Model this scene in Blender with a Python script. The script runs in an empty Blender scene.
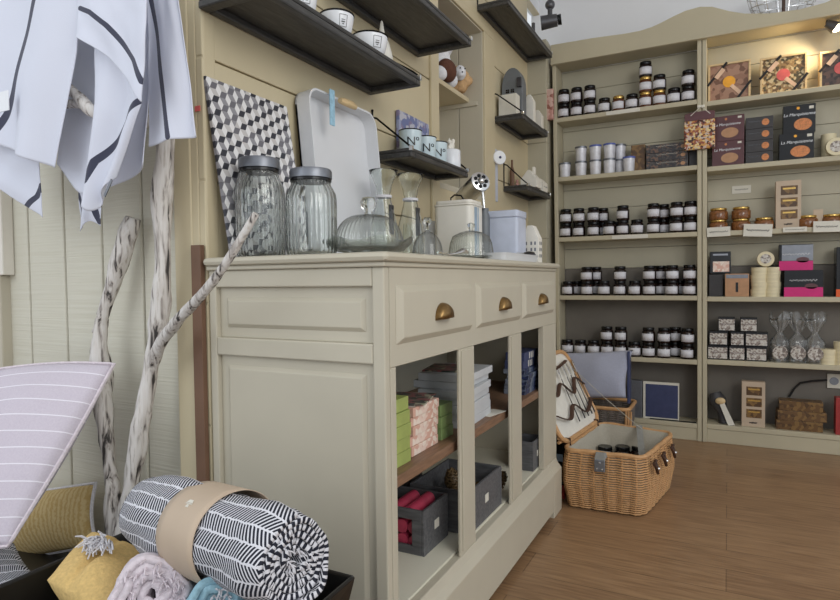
import bpy, bmesh, math, random
from mathutils import Vector, Matrix, noise
random.seed(7)
PI = math.pi
SC = bpy.context.scene
COL = SC.collection

# ------------------------------------------------------------------ camera
def nrm(v): return Vector(v).normalized()
FPX = 597.4
dY = nrm((308, -24, FPX)); dX = Vector((1160, 7, -FPX)).normalized()
dX = (dX - dX.dot(dY) * dY).normalized(); dZ = dX.cross(dY)
CAM = Vector((0, 0, .9))
def to_world(c): c = Vector(c); return Vector((dX.dot(c), dY.dot(c), dZ.dot(c)))
r_, u_, b_ = to_world((1, 0, 0)), to_world((0, -1, 0)), to_world((0, 0, -1))
cd = bpy.data.cameras.new('camera'); cam = bpy.data.objects.new('camera', cd); COL.objects.link(cam)
cam.matrix_world = Matrix(((r_.x, u_.x, b_.x, CAM.x), (r_.y, u_.y, b_.y, CAM.y), (r_.z, u_.z, b_.z, CAM.z), (0, 0, 0, 1)))
cd.sensor_width = 36; cd.lens = FPX / 840 * 36; cd.clip_start = .02
SC.camera = cam
# survey helpers: turn a sight line into a point on a real plane of the room
def _ray(px, py): return to_world((px - 420, py - 300, FPX))
def atX(px, py, X): d = _ray(px, py); return CAM + d * ((X - CAM.x) / d.x)
def atY(px, py, Y): d = _ray(px, py); return CAM + d * ((Y - CAM.y) / d.y)
def atZ(px, py, Z): d = _ray(px, py); return CAM + d * ((Z - CAM.z) / d.z)
def atD(px, py, D): return CAM + _ray(px, py) * (D / FPX)
def depth(p): return -(Vector(p) - CAM).dot(b_)

# ------------------------------------------------------------------ light, world, exposure
W = bpy.data.worlds.new('world'); SC.world = W; W.use_nodes = True
bg = W.node_tree.nodes['Background']; bg.inputs[0].default_value = (.90, .95, 1, 1); bg.inputs[1].default_value = .84
def area(name, loc, target, size, power, color, sizey=None):
    l = bpy.data.lights.new(name, 'AREA'); l.energy = power; l.color = color; l.size = size
    if sizey: l.shape = 'RECTANGLE'; l.size_y = sizey
    o = bpy.data.objects.new(name, l); COL.objects.link(o); o.location = loc
    o.rotation_euler = (Vector(target) - Vector(loc)).to_track_quat('-Z', 'Y').to_euler(); return o
area('window_light', (-1.9, -1.3, 1.9), (-.9, 1.2, .9), 1.6, 17, (.90, .95, 1), 1.5)
area('shop_window_light', (1.9, .2, 2.3), (-.8, 2.6, 1.2), 1.6, 30, (1, .98, .93), 1.4)
area('glass_streak_light', (2.0, -.9, 1.5), (-.8, 1.5, 1.1), .5, 12, (.95, .98, 1), 1.7)  # added tall lamp for streak highlights on the glass, not an actual door
SC.view_settings.view_transform = 'Standard'; SC.view_settings.look = 'None'
SC.view_settings.exposure = -0.02; SC.view_settings.gamma = 1
SC.view_settings.use_curve_mapping = False

# ------------------------------------------------------------------ materials
def lin(c):
    if isinstance(c, str): c = tuple(int(c[i:i+2], 16) for i in (0, 2, 4))
    f = lambda v: v / 12.92 if v <= .04045 else ((v + .055) / 1.055) ** 2.4
    return tuple(f(v / 255) for v in c) + (1,)
class NT:
    def __init__(s, name):
        s.m = bpy.data.materials.new(name); s.m.use_nodes = True; s.t = s.m.node_tree; s.n = s.t.nodes
        s.b = s.n['Principled BSDF']
    def new(s, typ, **kw):
        n = s.n.new(typ)
        for k, v in kw.items():
            if k.startswith('i_'):
                k = k[2:]; n.inputs[int(k) if k.isdigit() else k.replace('_', ' ')].default_value = v
            else: setattr(n, k, v)
        return n
    def link(s, a, b): s.t.links.new(a, b)
    def math(s, op, a, b=None, c=None):
        n = s.n.new('ShaderNodeMath'); n.operation = op
        for i, x in enumerate((a, b, c)):
            if x is None: continue
            if isinstance(x, (int, float)): n.inputs[i].default_value = x
            else: s.link(x, n.inputs[i])
        return n.outputs[0]
    def mix(s, f, a, b):
        n = s.n.new('ShaderNodeMix'); n.data_type = 'RGBA'
        for i, x in ((0, f), (6, a), (7, b)):
            if isinstance(x, (int, float, tuple)): n.inputs[i].default_value = x
            else: s.link(x, n.inputs[i])
        return n.outputs[2]
    def coord(s, scale=(1, 1, 1), kind='Object', rot=(0, 0, 0)):
        t = s.n.new('ShaderNodeTexCoord'); m = s.n.new('ShaderNodeMapping')
        s.link(t.outputs[kind], m.inputs[0]); m.inputs['Scale'].default_value = scale; m.inputs['Rotation'].default_value = rot
        return m.outputs[0]
    def noise(s, vec, scale, detail=3, dist=0):
        n = s.new('ShaderNodeTexNoise'); n.inputs['Scale'].default_value = scale; n.inputs['Detail'].default_value = detail
        n.inputs['Distortion'].default_value = dist; s.link(vec, n.inputs['Vector']); return n.outputs['Fac']
    def ramp(s, f, stops, const=False):
        n = s.n.new('ShaderNodeValToRGB'); s.link(f, n.inputs[0]); cr = n.color_ramp
        if const: cr.interpolation = 'CONSTANT'
        while len(cr.elements) < len(stops): cr.elements.new(.5)
        for e, (p, c) in zip(cr.elements, stops): e.position = p; e.color = c
        return n.outputs[0]
    def bump(s, h, strength=.3, dist=.002):
        n = s.n.new('ShaderNodeBump'); n.inputs['Strength'].default_value = strength; n.inputs['Distance'].default_value = dist
        s.link(h, n.inputs['Height']); s.link(n.outputs[0], s.b.inputs['Normal'])
    def set(s, col=None, rough=.5, metal=0, trans=0, ior=1.45, alpha=1, spec=.5):
        b = s.b
        if col is not None:
            if isinstance(col, tuple): b.inputs['Base Color'].default_value = col
            else: s.link(col, b.inputs['Base Color'])
        b.inputs['Roughness'].default_value = rough; b.inputs['Metallic'].default_value = metal
        b.inputs['Transmission Weight'].default_value = trans; b.inputs['IOR'].default_value = ior
        b.inputs['Alpha'].default_value = alpha; b.inputs['Specular IOR Level'].default_value = spec
        return s.m
def plain(name, c, rough=.5, metal=0, var=.12, scale=30, stretch=(1, 1, 1), bump=.1, **kw):
    t = NT(name); v = t.coord(stretch); n = t.noise(v, scale, 4); a = lin(c)
    d = tuple(x * (1 - var) for x in a[:3]) + (1,); l = tuple(min(1, x * (1 + var)) for x in a[:3]) + (1,)
    t.bump(n, bump); return t.set(t.ramp(n, [(.3, d), (.7, l)]), rough, metal, **kw)
def prints(name, cols, scale=40, rough=.35, seed=0):
    """mottled printed card"""
    t = NT(name); v = t.coord((1, 1, 1)); n = t.new('ShaderNodeTexVoronoi', i_Scale=scale); t.link(v, n.inputs['Vector'])
    s = t.n.new('ShaderNodeSeparateColor'); t.link(n.outputs['Color'], s.inputs[0])
    k = len(cols); return t.set(t.ramp(s.outputs[0], [(i / k, lin(c)) for i, c in enumerate(cols)], True), rough)
M = {}
M['paint'] = plain('cabinet_paint', (190, 183, 165), .42, var=.035, scale=6, bump=.04)
M['wall'] = plain('wall_boards_paint', (200, 187, 156), .5, var=.05, scale=4, bump=.05)
t = NT('rough_sawn_boards'); v = t.coord((1, 1, 60)); n1 = t.noise(v, 3, 5); n2 = t.noise(t.coord((1, 1, 1)), 7, 3)
t.bump(n1, .5, .003); M['sawn'] = t.set(t.mix(t.math('MULTIPLY', n2, .35), lin((208, 204, 188)), t.ramp(n1, [(.35, lin((188, 182, 160))), (.65, lin((216, 213, 200)))])), .6)
M['case'] = plain('bookcase_paint', (186, 177, 152), .5, var=.04, scale=5, bump=.04)
M['case_back'] = plain('bookcase_back_paint', (180, 174, 154), .55, var=.05, scale=5, bump=.04)
M['case_grey'] = plain('grey_back_board', (112, 106, 98), .6, var=.08, scale=8)
M['plaster'] = plain('white_plaster', (232, 233, 236), .8, var=.02, scale=3)
M['brownwood'] = plain('brown_shelf_wood', (128, 98, 76), .45, var=.2, scale=18, stretch=(8, 1, 8), bump=.15)
M['backing'] = plain('brown_backing_board', (112, 84, 66), .6, var=.12, scale=12)
M['shelfblack'] = plain('dark_stained_wood', (64, 63, 62), .42, var=.35, scale=16, stretch=(8, 1, 8), bump=.3)
M['iron'] = plain('black_iron', (30, 28, 28), .4, .6, var=.1)
M['silver'] = plain('polished_silver', (222, 222, 222), .22, 1, var=.03)
M['zinc'] = plain('grey_zinc', (128, 131, 138), .42, .75, var=.1)
M['brass'] = plain('antique_brass', (140, 112, 72), .35, .9, var=.3, scale=60)
M['cream'] = plain('cream_enamel', (226, 221, 210), .25, var=.02)
M['white'] = plain('white_enamel', (232, 234, 238), .18, var=.02)
M['white_matt'] = plain('white_ceramic', (226, 222, 212), .55, var=.04)
M['black'] = plain('black_enamel', (16, 16, 18), .25, var=.1)
M['mint'] = plain('pale_blue_enamel', (200, 216, 222), .2, var=.02)
M['tinblue'] = plain('lilac_blue_tin', (192, 198, 214), .35, var=.06, scale=25)
M['blue'] = plain('light_blue_fabric', (156, 194, 214), .7, var=.15, scale=80)
M['stripeblue'] = plain('grey_blue_paint', (150, 168, 184), .4)
M['tray'] = plain('pale_grey_tray', (218, 219, 222), .38, var=.03, scale=5)
M['palewood'] = plain('pale_wood', (210, 184, 140), .5, var=.15, scale=20, stretch=(1, 1, 6))
M['card'] = plain('white_card', (216, 212, 200), .6, var=.03)
M['crate'] = plain('grey_stained_crate', (92, 92, 94), .55, var=.3, scale=20, stretch=(1, 6, 6))
M['blackwood'] = plain('black_lacquer_wood', (26, 25, 24), .3, var=.3, scale=10)
M['pinkroll'] = plain('raspberry_paper', (176, 58, 84), .5, var=.2)
M['green'] = plain('lime_green_card', (158, 170, 96), .45, var=.1)
M['green2'] = plain('leaf_green_card', (124, 146, 92), .45, var=.12)
M['pinkcard'] = prints('pink_patterned_card', [(228, 204, 190), (214, 170, 152), (232, 216, 202), (222, 190, 174)], 70)
M['leaflet'] = prints('printed_leaflet', [(60, 66, 62), (150, 96, 96), (176, 172, 150), (80, 84, 80), (120, 110, 100)], 60)
M['whitebook'] = plain('white_book_paper', (196, 198, 200), .5, var=.08, scale=6)
M['navy'] = plain('navy_card', (62, 69, 102), .45, var=.1)
M['bluebox'] = prints('blue_box_print', [(52, 60, 96), (90, 100, 122), (40, 46, 70), (120, 126, 138)], 50)
M['dkgrey'] = plain('dark_grey_card', (58, 56, 58), .5, var=.1)
M['dkprint'] = prints('dark_patterned_card', [(52, 50, 54), (84, 78, 76), (44, 42, 46), (66, 62, 62), (120, 92, 76)], 130)
M['plum'] = plain('plum_brown_card', (92, 56, 60), .35, var=.15, scale=14)
M['blackcard'] = plain('black_gloss_card', (16, 17, 22), .22, var=.2)
M['cookie'] = plain('baked_orange', (204, 132, 84), .6, var=.3, scale=120)
M['magenta'] = plain('magenta_card', (204, 30, 116), .35, var=.05)
M['orange'] = plain('orange_card', (230, 92, 30), .4)
M['inner'] = plain('brightened_inner_paint', (222, 218, 200), .5, var=.03, scale=6)  # cabinet paint lightened in colour to stand in for light inside the sideboard
M['toffee'] = plain('toffee_brown', (180, 136, 100), .35, var=.12)
M['cheese'] = plain('pale_wood_round_box', (222, 210, 176), .5, var=.08, scale=14, stretch=(1, 1, 6))
M['sketch'] = prints('sketch_printed_card', [(196, 190, 182), (150, 138, 130), (206, 202, 196), (120, 108, 102), (190, 182, 172)], 110)
M['brownbox'] = prints('gilt_brown_box', [(104, 76, 46), (128, 98, 58), (84, 60, 38)], 60)
M['goldlid'] = plain('gold_lid', (205, 170, 100), .25, .9, var=.08)
M['blacklid'] = plain('black_lid', (22, 22, 24), .2, .3, var=.1)
M['jam'] = plain('dark_jam_glass', (30, 15, 14), .08, var=.3, scale=60, spec=.7)
M['amber'] = plain('amber_jam_glass', (92, 48, 20), .1, var=.3, scale=60, spec=.7)
M['pate'] = plain('brown_preserve_glass', (128, 82, 46), .12, var=.4, scale=90, spec=.7)
t = NT('jar_paper_label'); v = t.coord(); w = t.new('ShaderNodeTexWave', i_Scale=70.0, i_Distortion=1.5, bands_direction='Z'); t.link(v, w.inputs[0])
M['jarlabel'] = t.set(t.ramp(w.outputs['Fac'], [(.06, lin((170, 168, 176))), (.25, lin((232, 231, 236)))]), .5)
M['bordeaux'] = plain('dark_wine_plush', (92, 58, 44), .9, var=.2, scale=90)
M['plushwhite'] = plain('white_plush', (222, 222, 226), .95, var=.1, scale=90, bump=.8)
M['plushtan'] = plain('tan_plush', (196, 160, 118), .95, var=.15, scale=90, bump=.8)
M['stonegrey'] = plain('slate_grey_metal', (112, 116, 120), .5, .2, var=.15, scale=16)
M['linen'] = plain('grey_blue_linen', (166, 169, 186), .9, var=.08, scale=200, bump=.5)
M['lining'] = plain('cream_canvas_lining', (176, 170, 156), .9, var=.06, scale=150, bump=.3)
M['leather'] = plain('dark_brown_leather', (72, 48, 36), .5, var=.2)
M['wicker'] = plain('honey_wicker', (196, 152, 106), .5, var=.14, scale=40, bump=.4)
M['wickerdark'] = plain('brown_wicker', (128, 88, 56), .55, var=.35, scale=40, bump=.4)
M['greywicker'] = plain('grey_wicker', (112, 104, 98), .6, var=.2, scale=40, bump=.4)
M['felt'] = plain('grey_strap', (140, 140, 136), .8)
M['cone'] = plain('pine_cone_scale', (104, 84, 56), .5, var=.4, scale=60)
M['red'] = plain('red_card', (158, 52, 50), .45)
M['cable'] = plain('black_rubber', (24, 22, 22), .5)
M['lampgrey'] = plain('grey_lamp_metal', (96, 96, 100), .35, .6)
M['kraft'] = plain('kraft_paper', (192, 172, 150), .6, var=.05, scale=8, bump=.05)
M['bronzebow'] = plain('black_ribbon', (24, 20, 20), .3)
M['paleribbon'] = plain('cream_ribbon', (226, 190, 160), .35)
M['biscuit1'] = prints('hazelnut_biscuits', [(150, 112, 92), (164, 126, 104), (118, 84, 66), (170, 132, 110)], 45)
M['biscuit2'] = prints('mixed_biscuits', [(176, 150, 104), (110, 84, 54), (206, 186, 146), (84, 74, 50), (150, 120, 80)], 90)
M['biscuit3'] = prints('dark_biscuits', [(72, 56, 54), (96, 72, 62), (54, 44, 44)], 60)
M['pastry'] = prints('pastry_photo_print', [(204, 150, 80), (150, 80, 56), (226, 200, 140), (70, 40, 36), (200, 180, 168)], 110)
M['pinkbag'] = prints('pink_patterned_paper', [(190, 140, 130), (206, 172, 160), (150, 96, 84)], 50)
M['yellow'] = plain('mustard_cotton', (212, 180, 118), .95, var=.12, scale=160, bump=.9)
M['pinkcotton'] = plain('pale_pink_cotton', (214, 203, 209), .95, var=.12, scale=120, bump=.9)
M['bluecotton'] = plain('sky_blue_cotton', (142, 178, 192), .95, var=.18, scale=120, bump=.9)
M['tassel'] = plain('white_tassel_yarn', (214, 212, 216), .95, var=.1, scale=200, bump=.6)
M['cloud'] = plain('sky_blue_item', (90, 150, 210), .5)
def glassm(name, c=(236, 240, 238), rough=.02, ior=1.45):
    t = NT(name); return t.set(lin(c), rough, 0, 1, ior)
def thinglass(name, tint, ior=1.3, haze=.1, rough=.04):
    """thin-walled glass: see-through, mirror-like at grazing angles, a little milky"""
    t = NT(name); tr = t.new('ShaderNodeBsdfTransparent'); lw0 = t.new('ShaderNodeLayerWeight'); lw0.inputs[0].default_value = .5; t.link(t.ramp(lw0.outputs['Facing'], [(.25, lin(tint)), (.62, lin(tuple(int(v * .88) for v in tint))), (.95, lin(tuple(int(v * .58) for v in tint)))]), tr.inputs[0])
    gl = t.new('ShaderNodeBsdfGlossy'); gl.inputs['Roughness'].default_value = rough; df = t.new('ShaderNodeBsdfDiffuse'); df.inputs[0].default_value = lin((226, 230, 230))
    lw = t.new('ShaderNodeLayerWeight'); lw.inputs[0].default_value = .35
    m1 = t.new('ShaderNodeMixShader'); t.link(t.math('ADD', t.math('MULTIPLY', t.math('POWER', lw.outputs['Facing'], 2.2), .75), .05 * ior), m1.inputs[0]); t.link(tr.outputs[0], m1.inputs[1]); t.link(gl.outputs[0], m1.inputs[2])
    m2 = t.new('ShaderNodeMixShader'); m2.inputs[0].default_value = haze; t.link(m1.outputs[0], m2.inputs[1]); t.link(df.outputs[0], m2.inputs[2])
    t.link(m2.outputs[0], t.n['Material Output'].inputs[0]); return t.m
M['realglass'] = glassm('solid_clear_glass', (246, 249, 247), .01); M['glass'] = thinglass('clear_glass', (251, 252, 252), 1.0, .02); M['glassg'] = thinglass('greenish_glass', (249, 251, 248), 1.4, .03)
M['cello'] = thinglass('crinkled_cellophane', (250, 250, 250), 1.6, .06, .10)
# floor planks
t = NT('oak_floor_planks'); v = t.coord((1, 1, 1))
br = t.new('ShaderNodeTexBrick', offset=.37, i_Scale=1.0, i_Mortar_Size=.0016, i_Brick_Width=1.5, i_Row_Height=.145, i_Bias=0.0)
br.inputs['Color1'].default_value = lin((160, 126, 92)); br.inputs['Color2'].default_value = lin((130, 99, 72)); br.inputs['Mortar'].default_value = lin((56, 40, 28))
t.link(v, br.inputs['Vector']); g = t.noise(t.coord((1.4, 16, 1)), 5, 6, .4)
c = t.mix(t.ramp(g, [(.3, (0, 0, 0, 1)), (.75, (1, 1, 1, 1))]), lin((112, 84, 60)), lin((178, 144, 108)))
mx = t.mix(.55, br.outputs['Color'], c); t.bump(g, .08); M['floor'] = t.set(mx, .33)
# driftwood
t = NT('driftwood'); g = t.noise(t.coord((34, 34, 3.4)), 2.4, 6, .5); g2 = t.noise(t.coord((30, 30, 3)), 3, 5)
t.bump(g2, .8, .004)
M['drift'] = t.set(t.ramp(g, [(.36, lin((62, 58, 56))), (.41, lin((156, 148, 142))), (.50, lin((206, 200, 194))), (.62, lin((214, 210, 206))), (.75, lin((178, 168, 158)))]), .8)
# mosaic board : three families of lines give a diamond lattice, each cell its own grey
t = NT('tumbling_block_print'); uv = t.n.new('ShaderNodeUVMap'); sp = t.n.new('ShaderNodeSeparateXYZ'); t.link(uv.outputs[0], sp.inputs[0])
x, y = sp.outputs[0], sp.outputs[1]; K = 56.0
S_ = t.math('SUBTRACT', t.math('MULTIPLY', x, K), t.math('MULTIPLY', y, K * .57735)); T_ = t.math('MULTIPLY', y, K * 1.1547)
i_, j_ = t.math('FLOOR', S_), t.math('FLOOR', T_); k_ = t.math('FLOORED_MODULO', t.math('SUBTRACT', i_, j_), 3.0)
dn = t.math('GREATER_THAN', t.math('ADD', t.math('FRACT', S_), t.math('FRACT', T_)), 1.0)
df_ = t.math('SUBTRACT', t.math('COMPARE', k_, 0.0, .1), t.math('COMPARE', k_, 1.0, .1))
ty = t.math('ADD', k_, t.math('MULTIPLY', dn, df_))
cx = t.n.new('ShaderNodeCombineXYZ'); t.link(t.math('FLOOR', t.math('DIVIDE', S_, 3)), cx.inputs[0]); t.link(t.math('FLOOR', t.math('DIVIDE', T_, 2)), cx.inputs[1]); t.link(ty, cx.inputs[2])
wn = t.n.new('ShaderNodeTexWhiteNoise'); t.link(cx.outputs[0], wn.inputs[0])
f_ = t.math('ADD', t.math('MULTIPLY', ty, .32), t.math('MULTIPLY', wn.outputs[0], .30))
M['mosaic'] = t.set(t.ramp(f_, [(0, lin((228, 226, 226))), (.30, lin((196, 192, 190))), (.46, lin((146, 144, 148))), (.62, lin((110, 108, 114))), (.72, lin((52, 52, 60)))], True), .4)
# cloth with woven stripe stored as a distance attribute
t = NT('white_linen_with_navy_stripe'); at = t.n.new('ShaderNodeAttribute'); at.attribute_name = 'stripe'
wv = t.noise(t.coord((1, 1, 1)), 420, 2); t.bump(wv, .25, .001)
M['towel'] = t.set(t.mix(t.math('LESS_THAN', at.outputs['Fac'], 1.0), lin((212, 215, 228)), lin((62, 64, 82))), .9)
t.b.inputs['Sheen Weight'].default_value = .2
# throw : navy/white herringbone with white cross lines, UV in metres
def throwmat(name, dark, light):
    t = NT(name); uv = t.n.new('ShaderNodeUVMap'); sp = t.n.new('ShaderNodeSeparateXYZ'); t.link(uv.outputs[0], sp.inputs[0])
    u, v = sp.outputs[0], sp.outputs[1]
    nz = t.noise(t.coord(), 90, 2); vw = t.math('ADD', v, t.math('MULTIPLY', nz, .006))
    band = t.math('DIVIDE', vw, .022); fb = t.math('FRACT', band); par = t.math('MODULO', t.math('FLOOR', band), 2)
    sg = t.math('SUBTRACT', t.math('MULTIPLY', par, 2), 1)
    d = t.math('FRACT', t.math('MULTIPLY', t.math('ADD', u, t.math('MULTIPLY', t.math('MULTIPLY', v, sg), .7)), 150))
    dash = t.math('LESS_THAN', d, .42); line = t.math('LESS_THAN', fb, .13)
    m = t.math('MAXIMUM', dash, line); t.bump(m, .6, .0015)
    return t.set(t.mix(m, lin(dark), lin(light)), .95)
M['throw'] = throwmat('navy_white_herringbone', (34, 36, 48), (216, 216, 222))
t = NT('pink_cushion_stripe'); uv = t.n.new('ShaderNodeUVMap'); sp = t.n.new('ShaderNodeSeparateXYZ'); t.link(uv.outputs[0], sp.inputs[0])
ln = t.math('LESS_THAN', t.math('FRACT', t.math('ADD', t.math('MULTIPLY', sp.outputs[1], 23.0), .1)), .07)
wv = t.noise(t.coord(), 260, 2); t.bump(wv, .5, .001)
M['pinkstripe'] = t.set(t.mix(ln, t.mix(wv, lin((194, 184, 197)), lin((212, 204, 213))), lin((232, 228, 236))), .95)
t = NT('mustard_weave'); w1 = t.new('ShaderNodeTexWave', i_Scale=34.0, i_Distortion=4.0); w1.inputs['Detail Scale'].default_value = 3; t.link(t.coord((1, 1, 1), rot=(.3, .5, .8)), w1.inputs[0])
t.bump(w1.outputs['Fac'], .4); M['mustardweave'] = t.set(t.mix(w1.outputs['Fac'], lin((182, 154, 98)), lin((200, 178, 130))), .95)

# ------------------------------------------------------------------ mesh builder
class MB:
    def __init__(s): s.b = bmesh.new(); s.uv = None
    def box(s, x0, x1, y0, y1, z0, z1, mat=None):
        vs = [s.b.verts.new(Vector(p)) for p in ((x0,y0,z0),(x1,y0,z0),(x1,y1,z0),(x0,y1,z0),(x0,y0,z1),(x1,y0,z1),(x1,y1,z1),(x0,y1,z1))]
        if mat:
            for v in vs: v.co = mat @ v.co
        for f in ((3,2,1,0),(4,5,6,7),(0,1,5,4),(1,2,6,5),(2,3,7,6),(3,0,4,7)): s.b.faces.new([vs[i] for i in f])
        return s
    def hexa(s, p):   # 8 corners, bottom ring then top ring
        vs = [s.b.verts.new(Vector(q)) for q in p]
        for f in ((3,2,1,0),(4,5,6,7),(0,1,5,4),(1,2,6,5),(2,3,7,6),(3,0,4,7)): s.b.faces.new([vs[i] for i in f])
        return s
    def lathe(s, prof, n=32, c=(0,0,0), mat=None, rib=0, ribn=0, sx=1, sy=1, wave=0, waven=0):
        rings = []
        for (r, z) in prof:
            ring = []
            for i in range(n):
                a = 2 * PI * i / n; rr = r * (1 + rib * math.cos(ribn * a)); zz = z + wave * math.sin(waven * a) * (r if wave else 0)
                p = Vector((rr * math.cos(a) * sx, rr * math.sin(a) * sy, zz))
                if mat: p = mat @ p
                ring.append(s.b.verts.new(p + Vector(c)))
            rings.append(ring)
        for a, b in zip(rings, rings[1:]):
            for i in range(n): s.b.faces.new((a[i], a[(i+1) % n], b[(i+1) % n], b[i]))
        if prof[0][0] > 1e-6 and prof[0] != prof[-1]: s.b.faces.new(rings[0][::-1])
        if prof[-1][0] > 1e-6 and prof[0] != prof[-1]: s.b.faces.new(rings[-1])
        if prof[0] == prof[-1]: bmesh.ops.remove_doubles(s.b, verts=rings[0] + rings[-1], dist=1e-6)
        return s
    def tube(s, pts, r, n=8, closed=False, jit=0, flat=1):
        pts = [Vector(p) for p in pts]; m = len(pts); rs = r if isinstance(r, (list, tuple)) else [r] * m
        rings = []; up = Vector((.13, .21, .97))
        for i, p in enumerate(pts):
            a = pts[(i-1) % m] if (closed or i) else p; b = pts[(i+1) % m] if (closed or i < m-1) else p
            t = (b - a).normalized(); x = t.cross(up)
            if x.length < 1e-3: x = t.cross(Vector((1, 0, 0)))
            x.normalize(); y = t.cross(x); ring = []
            for k in range(n):
                q = 2 * PI * k / n; rr = rs[i]
                if jit: rr *= 1 + jit * noise.noise(Vector((math.cos(q) * 1.3, math.sin(q) * 1.3, i * .35 + rs[0] * 999)))
                ring.append(s.b.verts.new(p + x * rr * math.cos(q) + y * rr * math.sin(q) * flat))
            rings.append(ring)
        prs = list(zip(rings, rings[1:])) + ([(rings[-1], rings[0])] if closed else [])
        for a, b in prs:
            for i in range(n): s.b.faces.new((a[i], a[(i+1) % n], b[(i+1) % n], b[i]))
        if not closed: s.b.faces.new(rings[0][::-1]); s.b.faces.new(rings[-1])
        return s
    def prism(s, pts, axis, a, b):  # closed outline in two axes, extruded along the third from a to b
        def P(q, w): return {'x': (w, q[0], q[1]), 'y': (q[0], w, q[1]), 'z': (q[0], q[1], w)}[axis]
        A = [s.b.verts.new(P(q, a)) for q in pts]; B = [s.b.verts.new(P(q, b)) for q in pts]; n = len(pts)
        for i in range(n): s.b.faces.new((A[i], A[(i+1) % n], B[(i+1) % n], B[i]))
        s.b.faces.new(A[::-1]); s.b.faces.new(B); return s
    def ball(s, c, r, sub=3, rot=None):
        r = r if isinstance(r, (tuple, list)) else (r, r, r)
        m = Matrix.Translation(c) @ (rot.to_4x4() if rot else Matrix()) @ Matrix.Diagonal((*r, 1))
        bmesh.ops.create_icosphere(s.b, subdivisions=sub, radius=1, matrix=m); return s
    def grid(s, fn, nu, nv, closed_u=False, uvfn=None, attr=None):
        uvl = s.b.loops.layers.uv.verify() if uvfn else None
        al = s.b.verts.layers.float.new('stripe') if attr and 'stripe' not in s.b.verts.layers.float else (s.b.verts.layers.float['stripe'] if attr else None)
        V = []
        for i in range(nu + (0 if closed_u else 1)):
            row = []
            for j in range(nv + 1):
                v = s.b.verts.new(fn(i / nu, j / nv))
                if attr: v[al] = attr(i / nu, j / nv)
                row.append(v)
            V.append(row)
        m = len(V)
        for i in range(nu):
            for j in range(nv):
                f = s.b.faces.new((V[i][j], V[(i+1) % m][j], V[(i+1) % m][j+1], V[i][j+1]))
                if uvl:
                    for l, (a, b) in zip(f.loops, ((i, j), (i+1, j), (i+1, j+1), (i, j+1))): l[uvl].uv = uvfn(a / nu, b / nv)
        return s
    def build(s, name, mat, parent=None, smooth=False, bevel=0, solid=0, subsurf=0, loc=None, angle=35, remesh=0, offset=0):
        s.b.normal_update()
        bmesh.ops.recalc_face_normals(s.b, faces=s.b.faces)
        me = bpy.data.meshes.new(name); s.b.to_mesh(me); s.b.free()
        me.materials.append(M[mat] if isinstance(mat, str) else mat)
        o = bpy.data.objects.new(name, me); COL.objects.link(o)
        if parent: o.parent = parent
        if loc is not None: o.location = loc
        if remesh:
            m = o.modifiers.new('r', 'REMESH'); m.mode = 'VOXEL'; m.voxel_size = remesh; m.use_smooth_shade = True
            m = o.modifiers.new('s', 'SMOOTH'); m.iterations = 4
        if solid: m = o.modifiers.new('t', 'SOLIDIFY'); m.thickness = solid; m.offset = offset
        if bevel: m = o.modifiers.new('b', 'BEVEL'); m.width = bevel; m.segments = 2; m.limit_method = 'ANGLE'; m.angle_limit = .6
        if subsurf: m = o.modifiers.new('u', 'SUBSURF'); m.levels = subsurf; m.render_levels = subsurf
        if smooth:
            for p in me.polygons: p.use_smooth = True
            if angle < 180:
                try: me.set_sharp_from_angle(angle=math.radians(angle))
                except Exception: pass
        return o
def tag(o, label, cat, group=None):
    o['label'] = label; o['category'] = cat
    if group: o['group'] = group
    return o
def thing(name, label, cat, loc=(0,0,0), rz=0, group=None, rot=None):
    o = bpy.data.objects.new(name, None); COL.objects.link(o); o.location = loc
    o.rotation_euler = rot if rot else (0, 0, rz); o.empty_display_size = .05
    return tag(o, label, cat, group)
def struct(o): o['kind'] = 'structure'; return o
def B(name, mat, parent, x0, x1, y0, y1, z0, z1, bevel=.002, **k): return MB().box(x0, x1, y0, y1, z0, z1).build(name, mat, parent, bevel=bevel, **k)
def dup(o, loc=None, rz=None, label=None, parent=None):
    c = o.copy(); COL.objects.link(c)
    if parent: c.parent = parent
    if loc is not None: c.location = loc
    if rz is not None: c.rotation_euler = (0, 0, rz)
    if label: c['label'] = label
    for ch in list(o.children): dup(ch, parent=c)
    return c
def text(name, s, size, mat, parent, loc, rot, depth_=.0004, bend=None, align='CENTER', sx=1, shear=0):
    cu = bpy.data.curves.new(name, 'FONT'); cu.body = s; cu.size = size; cu.extrude = depth_; cu.align_x = align; cu.align_y = 'CENTER'; cu.shear = shear
    o = bpy.data.objects.new(name, cu); COL.objects.link(o); bpy.context.view_layer.update()
    me = bpy.data.meshes.new_from_object(o.evaluated_get(bpy.context.evaluated_depsgraph_get())); COL.objects.unlink(o); bpy.data.objects.remove(o)
    me.materials.clear(); me.materials.append(M[mat])
    if bend:     # wrap round a vertical cylinder of radius bend, text centre facing +x before rotation
        for v in me.vertices:
            a = v.co.x * sx / bend; r = bend + v.co.z; y = v.co.y
            v.co = Vector((r * math.cos(a), r * math.sin(a), y))
    else:
        for v in me.vertices: v.co.x *= sx
    n = bpy.data.objects.new(name, me); COL.objects.link(n); n.parent = parent; n.location = loc; n.rotation_euler = rot; return n
ORD = ['first', 'second', 'third', 'fourth', 'fifth', 'sixth', 'seventh', 'eighth', 'ninth', 'tenth', 'eleventh', 'twelfth', 'thirteenth']
def chain(o):
    m = o.matrix_basis.copy()
    while o.parent: o = o.parent; m = o.matrix_basis @ m
    return m
def rel(o):      # mesh was built in room coordinates: bring it into its parent's frame
    o.data.transform(chain(o.parent).inverted()); return o
def lx(o, *a): return o

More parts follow.
